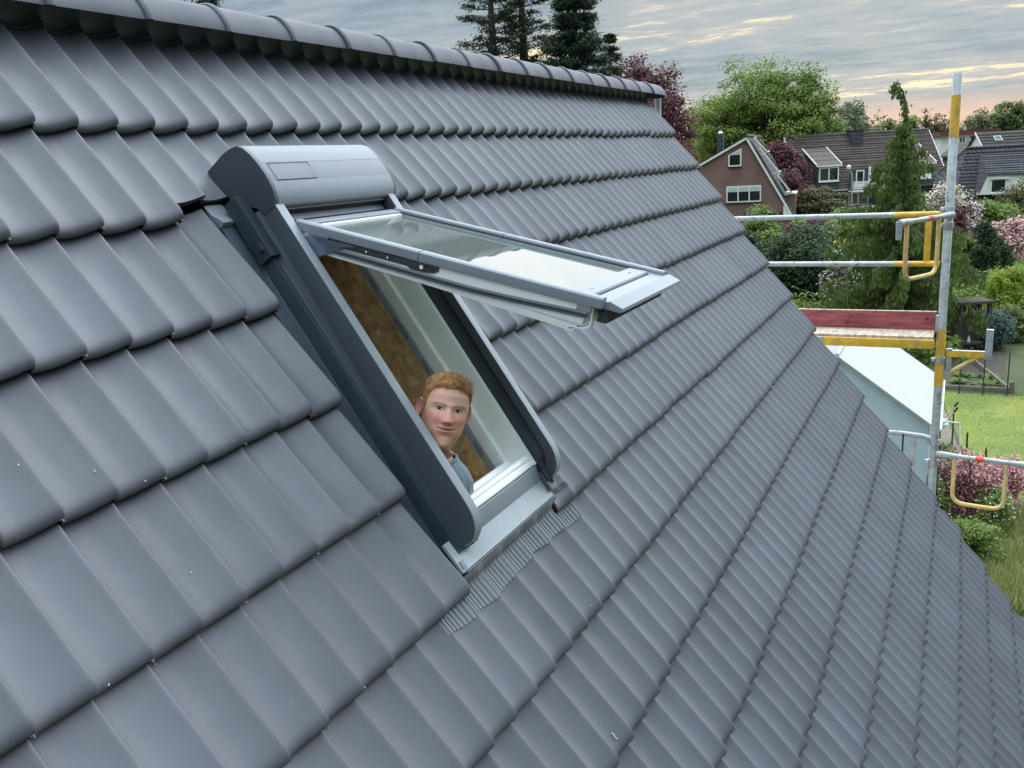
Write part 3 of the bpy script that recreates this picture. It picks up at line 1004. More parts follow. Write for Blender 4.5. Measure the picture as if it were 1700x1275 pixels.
    # end caps
    for x0, x1 in ((-.342, -.324), (.337, .349)):
        b = MB()
        pr = [(x0, y, c) for y, c in [(.245, -.045)] + prof[1:15] + [(.098, -.02), (.2, -.045)]]
        b.prism(pr, (0, 0, 0), (x1 - x0, 0, 0)); b.build('box_end_cap', M['alu_dark'], w, bevel=.003)
    b = MB(); b.box(-.324, .337, .03, .23, -.03, .055); b.build('box_back', M['black'], w)
    # pleated lead apron over the tiles below the sill
    b = MB()
    us = np.arange(-.60, .405, W / 36)
    P = []
    vtop, n = -1.333, 12
    for t in range(n + 1):
        row = []
        for i, a in enumerate(us):
            u = a - 5.44
            s = (u / W) % 1.0
            f = t / n
            # tile surface of the course below (nose row 7) in roof coordinates
            vv = -2.100 - .114 * f + (.008 * math.sin(u * 9) + .004 * math.sin(u * 31)) * f
            dist = (vv + 7 * G)
            surf_n = wave_soft(s) - dist * TH / G
            pl = (.0032 if (i // 2) % 2 else -.0028) * min(1, f * 2.2)
            e = min(1, f * 3.2); e = e * e * (3 - 2 * e)
            if a < -.43 or a > .29: e = 1
            nn = (surf_n + .004) * e + (1 - e) * (-.026) + pl
            # to window coordinates
            row.append(WIN_M.inverted() @ (ROOF_M @ Vector((u, vv, nn))))
        P.append(row)
    b.grid(P)
    b.build('lead_apron', M['apron'], w, smooth=25)


window()

# ---- sash -----------------------------------------------------------
SASH_ANG = R(43.4)
# sash frame: s runs away from the hinge, t is the outward normal
hinge = Vector((0, -.065, .122))
sdir = Vector((0, -math.cos(SASH_ANG), math.sin(SASH_ANG)))
tdir = Vector((0, math.sin(SASH_ANG), math.cos(SASH_ANG)))
SASH_M = Matrix(((1, 0, 0, hinge.x), (0, sdir.y, tdir.y, hinge.y), (0, sdir.z, tdir.z, hinge.z), (0, 0, 0, 1)))
# local axes: x = a, y = s, z = t


def sash():
    s = empty('sash', mat=SASH_M); s.parent = win
    L = 1.075
    for sgn in (-1, 1):
        X = lambda a: sgn * a
        # aluminium cover rail, two pieces with a joint
        for s0, s1 in ((0, .47), (.473, L)):
            pr = [(X(.300), -.030), (X(.300), -.004), (X(.294), .001), (X(.272), .001), (X(.268), -.004), (X(.268), -.012), (X(.255), -.014), (X(.255), -.022), (X(.29), -.03)]
            b = MB(); b.prism([(a, s0, t) for a, t in pr], (0, 0, 0), (0, s1 - s0, 0)); b.build('cover_rail', M['alu_grey'], s, bevel=.0015)
        b = MB(); b.box(min(X(.257), X(.267)), max(X(.257), X(.267)), .02, L - .06, -.0115, -.0085); b.build('glazing_gasket', M['black'], s)
        # white wooden stile
        b = MB()
        pr = [(0, -.030), (0, -.060), (.35, -.066), (.62, -.070), (.86, -.086), (1.02, -.092), (1.045, -.030)]
        b.prism([(X(.292), y, t) for y, t in pr], (0, 0, 0), (X(-.045), 0, 0)); b.build('stile', M['white'], s, bevel=.002)
        # rubber gasket line along the stile
        b = MB()
        pts = [(X(.294), y, t) for y, t in ((.0, -.063), (.3, -.066), (.5, -.069), (.66, -.070), (.8, -.066), (.92, -.060), (1.035, -.055))]
        for dz, r in ((0, .0065), (-.009, .0035)):
            b.tube([(p[0], p[1], p[2] + dz) for p in pts], r, 8)
        b.build('stile_gasket', M['gasket'], s, smooth=60)
        # lower white lip
        b = MB()
        pr = [(.0, -.072), (.0, -.088), (.5, -.098), (.9, -.112), (1.0, -.118), (1.02, -.075), (.86, -.074), (.66, -.079)]
        b.prism([(X(.289), y, t) for y, t in pr], (0, 0, 0), (X(-.03), 0, 0)); b.build('stile_lip', M['white'], s, bevel=.002)
        # hinge plate
        b = MB()
        pr = [(.13, -.031), (.13, -.040), (.20, -.054), (.43, -.0535), (.445, -.060), (.50, -.060), (.53, -.055), (.545, -.045), (.545, -.033)]
        b.prism([(X(.2925), y, t) for y, t in pr], (0, 0, 0), (X(.0025), 0, 0)); hp = b.build('hinge_plate', M['hinge'], s, bevel=.0008)
        b = MB(); b.tube([(X(.295), .485, -.046), (X(.299), .485, -.046)], .0065, 14); b.tube([(X(.295), .28, -.044), (X(.297), .28, -.044)], .003, 10); b.tube([(X(.295), .36, -.044), (X(.297), .36, -.044)], .003, 10)
        b.build('hinge_pin', M['white'], hp, smooth=40)
        b = MB(); b.tube([(X(.296), .505 + .02 * math.sin(a), -.048 + .01 * math.cos(a)) for a in np.linspace(-1, 1.6, 9)], .0022, 6); b.box(min(X(.2945), X(.297)), max(X(.2945), X(.297)), .35, .42, -.034, -.031); b.build('hinge_spring', M['black'], hp, smooth=60)
    # top rail
    b = MB(); b.box(-.255, .255, -.005, .05, -.06, -.012); b.build('top_rail', M['white'], s, bevel=.003)
    b = MB(); b.box(-.268, .268, -.008, .038, -.014, -.006); b.build('top_cover', M['alu_mid'], s, bevel=.002)
    # glass unit
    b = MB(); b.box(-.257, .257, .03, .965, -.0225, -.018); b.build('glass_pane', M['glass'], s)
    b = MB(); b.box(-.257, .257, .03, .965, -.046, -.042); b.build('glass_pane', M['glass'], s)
    # bottom covers
    b = MB(); b.prism([(-.258, .955, -.014), (-.258, .96, -.010), (-.258, 1.022, -.008), (-.258, 1.026, -.013), (-.258, 1.026, -.028), (-.258, .955, -.028)], (0, 0, 0), (.516, 0, 0))
    bc = b.build('bottom_cover', M['alu_grey'], s, bevel=.0015)
    b = MB()
    for x in (-.17, .17): b.tube([(x, .99, -.0095), (x, .99, -.0065)], .005, 12)
    b.build('cover_screw', M['galv'], bc, smooth=40)
    b = MB(); b.prism([(-.275, 1.030, -.018), (-.275, 1.034, -.014), (-.275, 1.082, -.012), (-.275, 1.086, -.008), (-.275, 1.092, -.010), (-.275, 1.128, -.020), (-.275, 1.130, -.030), (-.275, 1.122, -.034), (-.275, 1.03, -.034)], (0, 0, 0), (.575, 0, 0))
    b.build('drip_cover', M['alu_grey'], s, bevel=.0015)
    b = MB(); b.box(-.262, .262, 1.055, 1.085, -.078, -.036); b.build('bottom_profile', M['matt_grey'], s, bevel=.003)
    b = MB(); b.box(-.247, .247, .955, 1.04, -.088, -.036); b.build('bottom_rail', M['white'], s, bevel=.003)
    # bent steel bracket at the left end
    b = MB()
    path = [(1.048, -.036), (1.05, -.085), (1.046, -.096), (1.03, -.102), (.985, -.112)]
    pr = [(-.289, y, t) for y, t in path] + [(-.289, y - .004, t + .004) for y, t in path[::-1]]
    b.prism(pr, (0, 0, 0), (.025, 0, 0)); b.build('end_bracket', M['white'], s, bevel=.001)
    # handle block/ lock keep
    b = MB(); b.box(-.296, -.272, 1.0, 1.045, -.05, -.036); b.build('end_block', M['alu_grey'], s, bevel=.002)
    # hinge arms from frame to sash
    for sgn in (-1, 1):
        X = lambda a: sgn * a
        b = MB()
        inv = SASH_M.inverted()
        p0 = inv @ Vector((X(.288), -.16, .055)); p1 = inv @ Vector((X(.286), -.155, .10))
        pr = [p0, inv @ Vector((X(.288), -.12, .07)), (X(.288), .055, -.036), (X(.288), .25, -.036), (X(.288), .20, -.048), inv @ Vector((X(.288), -.19, .062))]
        b.prism(pr, (0, 0, 0), (X(.012), 0, 0)); b.build('support_arm', M['arm'], s, bevel=.003)


sash()


# ================================================================== PERSON
def person():
    hc = at_depth(737, 688, 2.93)
    tcam = (CAM - hc).normalized()
    r0 = RIGHT - tcam * RIGHT.dot(tcam); r0.normalize()
    u0 = tcam.cross(r0)
    if u0.dot(DOWN) > 0: u0 = -u0
    ro = R(10)
    up = u0 * math.cos(ro) + r0 * math.sin(ro)
    rt = r0 * math.cos(ro) - u0 * math.sin(ro)
    ya = R(9)
    fw = tcam * math.cos(ya) + rt * math.sin(ya)
    rt = rt * math.cos(ya) - tcam * math.sin(ya)
    pi_ = R(-3)
    fw, up = fw * math.cos(pi_) + up * math.sin(pi_), up * math.cos(pi_) - fw * math.sin(pi_)
    K = 1.035

    def H(x, y, z):
        return hc + (rt * (x * .95) + up * y + fw * z) * K
    # ring table: y, half width, front, back, front squareness
    T = np.array([
        (-.145, .056, .026, -.082, 1.0), (-.124, .058, .036, -.082, 1.0), (-.115, .056, .060, -.080, .95), (-.109, .043, .080, -.078, .95),
        (-.102, .042, .090, -.076, .93), (-.090, .048, .0945, -.078, .89), (-.075, .0555, .094, -.080, .84), (-.058, .0645, .093, -.085, .78),
        (-.036, .0700, .092, -.092, .74), (-.012, .0740, .0905, -.100, .72), (.015, .0765, .0895, -.106, .72), (.040, .078, .0905, -.108, .75),
        (.065, .077, .0895, -.106, .8), (.086, .0715, .081, -.098, .88), (.102, .061, .067, -.084, .95), (.114, .046, .050, -.064, 1.0),
        (.122, .027, .029, -.040, 1.0), (.1255, .008, .008, -.014, 1.0)])
    YE, YN, YM, YB = .0205, -.0185, -.0415, .0335
    MC = 5.0        # curve of the smile

    def hp(y, th):
        wx, zf, zb, p = (np.interp(y, T[:, 0], T[:, i]) for i in (1, 2, 3, 4))
        s, c = math.sin(th), math.cos(th)
        x = wx * s
        if c > 0:
            z = zf * c ** p
        else:
            z = -abs(zb) * abs(c) ** .9
        # facial relief
        if c > -.1:
            g = lambda cx, cy, sx, sy: math.exp(-((x - cx) / sx) ** 2 / 2 - ((y - cy) / sy) ** 2 / 2)
            d = 0
            # nose bridge to tip
            if YN - .02 < y < .045:
                f = max(0, min(1, (.034 - y) / .045))
                amp = .005 + .020 * f ** 1.2
                fall = 1.0 if y > YN + .003 else max(0, 1 - ((YN + .003 - y) / .010) ** 1.5)
                top = 1.0 if y < .020 else max(0, 1 - (y - .020) / .024)
                d += amp * fall * top * math.exp(-(x / (.0058 + .0036 * f)) ** 2 / 2)
            d += .0075 * (g(.0115, YN + .003, .0044, .0048) + g(-.0115, YN + .003, .0044, .0048))
            d -= .0085 * (g(.031, YE, .015, .0085) + g(-.031, YE, .015, .0085))
            d += .0038 * (g(.031, YE - .001, .010, .0065) + g(-.031, YE - .001, .010, .0065))
            d += .0045 * (g(.030, YB, .019, .0055) + g(-.030, YB, .019, .0055))
            d += .0060 * (g(.041, -.008, .016, .012) + g(-.041, -.008, .016, .012))
            ym = YM + MC * x * x
            mf = math.exp(-(x / .025) ** 4)
            d += mf * (.0032 * math.exp(-((y - ym - .0048) / .0034) ** 2) + .0046 * math.exp(-((y - ym + .0070) / .0042) ** 2) - .0038 * math.exp(-((y - ym) / .0016) ** 2))
            d -= .0026 * (g(.0335, YM + .008, .005, .007) + g(-.0335, YM + .008, .005, .007))
            d -= .0016 * (g(.026, -.026, .004, .010) + g(-.026, -.026, .004, .010))
            d += .006 * g(0, -.093, .015, .010)
            d -= .003 * g(0, YM - .021, .02, .005)
            z += d
        return x, y, z

    skin = (0.74, 0.43, 0.335); blush = (0.70, 0.285, 0.22); lip = (0.52, 0.20, 0.17); beard = (0.44, 0.215, 0.135); brow = (0.36, 0.175, 0.085)

    def tint(x, y, z):
        c = np.array(skin)
        g = lambda cx, cy, sx, sy: math.exp(-((x - cx) / sx) ** 2 / 2 - ((y - cy) / sy) ** 2 / 2)
        def mixto(c, t, f): return c * (1 - f) + np.array(t) * f
        c = mixto(c, blush, min(.85, .8 * (g(.043, -.008, .020, .016) + g(-.043, -.008, .020, .016)) + .6 * g(0, YN + .006, .012, .010)))
        if z > -.03:
            f = 0
            if y < -.03: f = min(1, (-.03 - y) / .03) * .72
            f = max(f, .5 * g(0, (YN + YM) / 2, .020, .005))
            if abs(x) > .055 and y < .01: f = max(f, min(.6, (abs(x) - .055) / .02 + max(0, -y) * 4) * .6)
            if y < -.118: f *= .3
            c = mixto(c, beard, f)
            ym = YM + MC * x * x
            if abs(x) < .031 and -.016 < y - ym < .0105 and z > .05:
                e = (1 - (abs(x) / .031) ** 3)
                c = mixto(c, lip, .9 * e if -.0115 * e < y - ym < .0072 * e else .15)
                if abs(y - ym) < .0019: c = mixto(c, (.15, .04, .04), .75)
            for sg in (-1, 1):
                xx = x * sg
                yb = YB + .0005 + .004 * math.sin((xx - .012) / .04 * math.pi) if .012 < xx < .054 else 9
                if abs(y - yb) < .0036: c = mixto(c, brow, .72)
                c = mixto(c, (.46, .2, .15), .40 * math.exp(-((xx - .031) / .017) ** 2 - ((y - YE) / .009) ** 2))  # eye-socket shade put into the skin colour
                if math.hypot(xx - .0080, (y - YN + .0035) * 1.6) < .0034: c = mixto(c, (.12, .04, .03), .8)
        return c

    NA = 112
    ys = list(np.arange(-.121, .123, .0022)) + [.1240, .1255]
    V, C, F = [], [], []
    # torso basis: upright, turned so the image-right shoulder recedes
    tz = Vector((0, 0, 1))
    base = H(0, -.145, -.030) + Vector((0, 0, .004)) + Vector((FWD.x, FWD.y, 0)) * .022 - Vector((RIGHT.x, RIGHT.y, 0)) * .012
    cam_h = Vector((tcam.x, tcam.y, 0)).normalized()
    side = Vector((-cam_h.y, cam_h.x, 0))
    if side.dot(RIGHT) < 0: side = -side
    yw = R(24)
    tfront = cam_h * math.cos(yw) - side * math.sin(yw)
    tside = Vector((-tfront.y, tfront.x, 0))
    if tside.dot(side) < 0: tside = -tside
    body = [(-.62, .135, .11, -.10), (-.50, .13, .11, -.10), (-.36, .14, .115, -.105), (-.22, .150, .115, -.11), (-.15, .150, .10, -.105), (-.10, .142, .088, -.095), (-.065, .122, .078, -.088), (-.038, .092, .066, -.08), (-.016, .070, .058, -.072), (.0, .062, .054, -.066)]

    def bp(r, th, grow=0.0):
        y, wx, zf, zb = r
        s, c = math.sin(th), math.cos(th)
        x = (wx + grow) * math.copysign(abs(s) ** .85, s)
        z = (zf + grow) * abs(c) ** .85 if c > 0 else (zb - grow) * abs(c) ** .85
        return base + tside * x + tfront * z + tz * y + Vector((.03, .34, 0)) * (-y)
    rings = []
    for r in body:
        rings.append([bp(r, 2 * math.pi * k / NA) for k in range(NA)])
    nb = len(rings)
    for f in (.35, .7):
        a = [bp(body[-1], 2 * math.pi * k / NA) for k in range(NA)]
        b_ = [H(*hp(-.130, 2 * math.pi * k / NA)) for k in range(NA)]
        rings.append([p * (1 - f) + q * f for p, q in zip(a, b_)])
    cols = [[skin] * NA for _ in rings]
    for y in ys:
        row, rc = [], []
        for k in range(NA):
            p = hp(y, 2 * math.pi * k / NA)
            row.append(H(*p)); rc.append(tint(*p))
        rings.append(row); cols.append(rc)
    for row, rc in zip(rings, cols):
        V += row; C += list(rc)
    n = len(rings)
    for i in range(n - 1):
        for k in range(NA):
            k2 = (k + 1) % NA
            F.append((i * NA + k, i * NA + k2, (i + 1) * NA + k2, (i + 1) * NA + k))
    F.append(tuple((n - 1) * NA + k for k in range(NA)))
    F.append(tuple(NA - 1 - k for k in range(NA)))

    def patch(P, col):
        o = len(V); r, c = len(P), len(P[0])
        for row in P:
            for p in row:
                V.append(p); C.append(np.array(col))
        for i in range(r - 1):
            for j in range(c - 1):
                F.append((o + i * c + j, o + i * c + j + 1, o + (i + 1) * c + j + 1, o + (i + 1) * c + j))
    # ears: cupped discs with a rolled rim
    for sg in (-1, 1):
        P = []
        for i, (rr, dep) in enumerate(((.0, -.004), (.4, -.005), (.62, -.001), (.8, .005), (.93, .008), (1.0, .004), (1.0, -.004), (.85, -.010), (.5, -.012))):
            row = []
            for k in range(25):
                a = 2 * math.pi * k / 24
                ex = rr * (.015 + .003 * math.cos(a - .6)) * math.cos(a); ey = rr * .032 * math.sin(a) * (1 + .06 * math.cos(a))
                if math.sin(a) < -.5: ex *= .8
                # local ear plane: normal out and a little forward
                out_ = Vector((sg * .80, 0, .60)); fwv = Vector((-sg * .60, 0, .80))
                c0 = Vector((sg * .0805, .010, -.018))
                p = c0 + out_ * dep + fwv * (-ex) + Vector((0, 1, 0)) * ey
                row.append(H(p.x, p.y, p.z))
            P.append(row)
        patch(P, (.60, .28, .22))
    me = bpy.data.meshes.new('person')
    me.from_pydata([tuple(v) for v in V], [], F)
    me.materials.append(M['skin'])
    ca = me.color_attributes.new('tint', 'FLOAT_COLOR', 'POINT')
    ca.data.foreach_set('color', np.array([(c[0], c[1], c[2], 1) for c in C], dtype=np.float32).reshape(-1))
    me.polygons.foreach_set('use_smooth', [True] * len(me.polygons))
    bm = bmesh.new(); bm.from_mesh(me); bmesh.ops.recalc_face_normals(bm, faces=bm.faces); bm.to_mesh(me); bm.free()
    per = link('person', me)
    tag(per, 'person with short ginger hair and blue-grey T-shirt smiling out of the open roof window', 'person')
    # eyes: almond openings bulging a little from the lids
    def face_z(x, y):
        lo, hi = 0.0, math.pi / 2 - .05
        for _ in range(30):
            m_ = (lo + hi) / 2
            if hp(y, m_)[0] < abs(x): lo = m_
            else: hi = m_
        return hp(y, lo)[2]
    for sg in (-1, 1):
        b = MB(); P = []
        nu, nv = 27, 11
        icx, icy = sg * .031 - .0016, YE + .0006
        for i in range(nu):
            u = -1 + 2 * i / (nu - 1)
            row = []
            up_, lo_ = 0.0050 * (1 - abs(u) ** 2.2), .0036 * (1 - abs(u) ** 2.0)
            for k in range(nv):
                v = -1 + 2 * k / (nv - 1)
                x = sg * .031 + u * .0142; y = YE + (v * up_ if v > 0 else v * lo_) + .0006 * u * sg
                row.append((x, y, face_z(x, y) + .0009 + .0012 * (1 - u * u) * (1 - v * v)))
            P.append(row)
        vs = [p for r in P for p in r]
        fs, mi = [], []
        for i in range(nu - 1):
            for k in range(nv - 1):
                q = (i * nv + k, i * nv + k + 1, (i + 1) * nv + k + 1, (i + 1) * nv + k)
                c = sum((Vector(vs[t]) for t in q), Vector()) / 4
                dd = math.hypot(c.x - icx, c.y - icy)
                fs.append(q); mi.append(0 if dd < .0021 else (1 if dd < .0058 else 2))
        b.v = [H(*p) for p in vs]; b.f = fs; b.mi = mi
        eye = b.build('eye', [M['pupil'], M['iris'], M['eye_white']], per, smooth=80)
        b = MB()
        b.tube([H(r[-1][0], r[-1][1] + .0003, r[-1][2] + .0004) for r in P], [.0004 + .0012 * (1 - abs(-1 + 2 * i / (nu - 1)) ** 2) for i in range(nu)], 6)
        b.build('lash_line', M['lash'], eye, smooth=80)
    # hair shell
    def hairline(th):
        a = abs(math.degrees(math.atan2(math.sin(th), math.cos(th))))
        return float(np.interp(a, [0, 25, 45, 58, 66, 74, 84, 90, 104, 120, 150, 180], [.0875, .0865, .081, .066, .042, .004, -.014, .026, .030, -.02, -.065, -.075]))
    def hair_off(y, th):
        c = math.cos(th)
        f = max(0, min(1, (y - .045) / .06))
        return .0016 + .0100 * f * (1.0 if c > -.2 else .8)
    P = []
    NB = 120
    lv = np.linspace(0, 1, 26)
    for l in lv:
        row = []
        for k in range(NB + 1):
            th = 2 * math.pi * k / NB
            y0 = hairline(th)
            y = y0 + (.1252 - y0) * l ** .9
            x, yy, z = hp(y, th)
            nrm = Vector((x / .006, (yy - .0) / .0085 * (1 if yy > 0 else .3), z / .0085)).normalized()
            o = hair_off(y, th) * (min(1, l * 7) if l < .15 else 1) * (1 + .22 * math.sin(th * 17 + y * 220) * math.sin(th * 7 - y * 90)) + .0006
            p = Vector((x, yy, z)) + nrm * o
            row.append(H(*p))
        P.append(row)
    b = MB(); b.grid(P)
    hair = b.build('hair', M['hair'], per, smooth=80)
    # strands combed to the image right and up at the front
    SV = []
    for i in range(5200):
        th = random.uniform(-math.pi, math.pi); y0 = hairline(th)
        l = random.random() ** .8
        y = y0 + (.1245 - y0) * l - (.007 if l < .12 else 0) * random.random()
        x, yy, z = hp(y, th)
        nrm = Vector((x / .006, yy / .0085 * (1 if yy > 0 else .3), z / .0085)).normalized()
        o = hair_off(y, th) * min(1, .3 + l * 6)
        root = Vector((x, yy, z)) + nrm * o * .55
        f = max(0, min(1, (y - .05) / .05))
        comb = Vector((1.0, .12, .25)) * f + Vector((0, -.8, -.5)) * (1 - f)
        d = (comb + nrm * (.28 * f + .06) + Vector((random.gauss(0, .28), random.gauss(0, .28), random.gauss(0, .28))))
        d.normalize()
        ln = (.0045 + .015 * f) * random.uniform(.7, 1.25)
        wv = d.cross(nrm)
        if wv.length < 1e-3: continue
        wv = wv.normalized() * .0007
        tip = root + d * ln + nrm * .001
        SV.append([H(*(root - wv)), H(*(root + wv)), H(*tip)])
    SV = np.array([[list(p) for p in t] for t in SV])
    o = leaves_obj('hair_strands', SV, M['hair'], hair)
    o['kind'] = 'stuff'
    # shirt
    P = []
    sh = [(-.62, .135, .11, -.10), (-.50, .13, .11, -.10), (-.36, .142, .115, -.105), (-.22, .168, .115, -.11), (-.15, .168, .103, -.108), (-.10, .158, .090, -.098), (-.065, .136, .080, -.090), (-.038, .104, .070, -.082), (-.018, .082, .063, -.075)]
    for r in sh:
        row = []
        for k in range(NA + 1):
            th = 2 * math.pi * k / NA
            p = bp(r, th, .007)
            dip = max(0, math.cos(th)) ** 3
            if r[0] > -.1: p -= tz * (.05 * dip * (r[0] + .1) / .09)
            fold = .003 * math.sin(th * 9 + r[0] * 14) + .0022 * math.sin(th * 23 - r[0] * 31)
            p += (tside * math.sin(th) + tfront * math.cos(th)) * fold * (1 if r[0] < -.06 else .2)
            row.append(p)
        P.append(row)
    P.append([p - (p - base - tz * .0) * .04 - tz * .004 for p in P[-1]])
    b = MB(); b.grid(P)
    shirt = b.build('t_shirt', M['shirt'], per, smooth=80)
    b = MB()
    b.tube([p for p in P[-2]], .0055, 8, cap=False); b.build('collar', M['shirt'], shirt, smooth=80)
    # arms with sleeves hang inside the opening
    b = MB(); b2 = MB()
    for sg in (-1, 1):
        s0 = base + tside * (sg * .125) + tz * -.14
        s0 = s0 + Vector((.03, .34, 0)) * .14
        e0 = s0 + tside * (sg * .012) - tz * .27 + Vector((.03, .34, 0)) * .27
        w0 = e0 + tfront * .04 - tz * .22
        b.tube([s0, s0 * .5 + e0 * .5, e0, e0 * .45 + w0 * .55, w0], [.047, .044, .039, .038, .028], 14)
        b2.tube([s0 + tz * .045 - tside * sg * .02, s0 + tz * .0, s0 * .72 + e0 * .28, s0 * .45 + e0 * .55], [.035, .056, .057, .058], 16)
        for q in range(4):
            f0 = w0 + tside * ((q - 1.5) * .018) - tz * .04
            b.tube([w0, f0, f0 - tz * .04 + tfront * .01, f0 - tz * (.07 - .006 * abs(q - 1.3)) + tfront * .025], [.012, .0105, .009, .007], 8)
        b.tube([w0, w0 + tfront * .03 - tz * .03, w0 + tfront * .045 - tz * .06], [.012, .010, .008], 8)
    b.mi = [0] * len(b.f)
    arm = b.build('arms', M['shirt'], per, smooth=80); arm.data.materials.clear()
    arm.data.materials.append(surf('arm_skin', (0.55, 0.31, 0.24), 0.5))
    b2.build('sleeve', M['shirt'], shirt, smooth=80)
    b = MB()
    hz = base.z - .60
    for sg in (-1, 1):
        h0 = base + tside * sg * .075 - tz * .58 + Vector((.03, .34, 0)) * .58
        b.tube([h0 + tz * .03, h0 - tz * .05, h0 - tz * .45 + tfront * .02, Vector((h0.x, h0.y, 4.95)), Vector((h0.x, h0.y, 4.87))], [.12, .105, .075, .06, .06], 14)
        b.box(-.05, .05, -.08, .18, 4.861, 4.95, mat=Matrix.Translation((h0.x, h0.y, 0)) @ Matrix(((tside.x, tfront.x, 0, 0), (tside.y, tfront.y, 0, 0), (0, 0, 1, 0), (0, 0, 0, 1))))
    b.build('trousers', M['trousers'], per, smooth=60)


person()


# ================================================================== SCAFFOLD
def bezier_round(pts, r, n=6):
    """polyline with rounded corners"""
    pts = [Vector(p) for p in pts]
    out = [pts[0]]
    for i in range(1, len(pts) - 1):
        a, b, c = pts[i - 1], pts[i], pts[i + 1]
        d1 = (a - b).normalized() * min(r, (a - b).length * .49); d2 = (c - b).normalized() * min(r, (c - b).length * .49)
        for k in range(n + 1):
            t = k / n
            out.append((b + d1) * (1 - t) ** 2 + b * 2 * t * (1 - t) + (b + d2) * t ** 2)
    out.append(pts[-1])
    return out


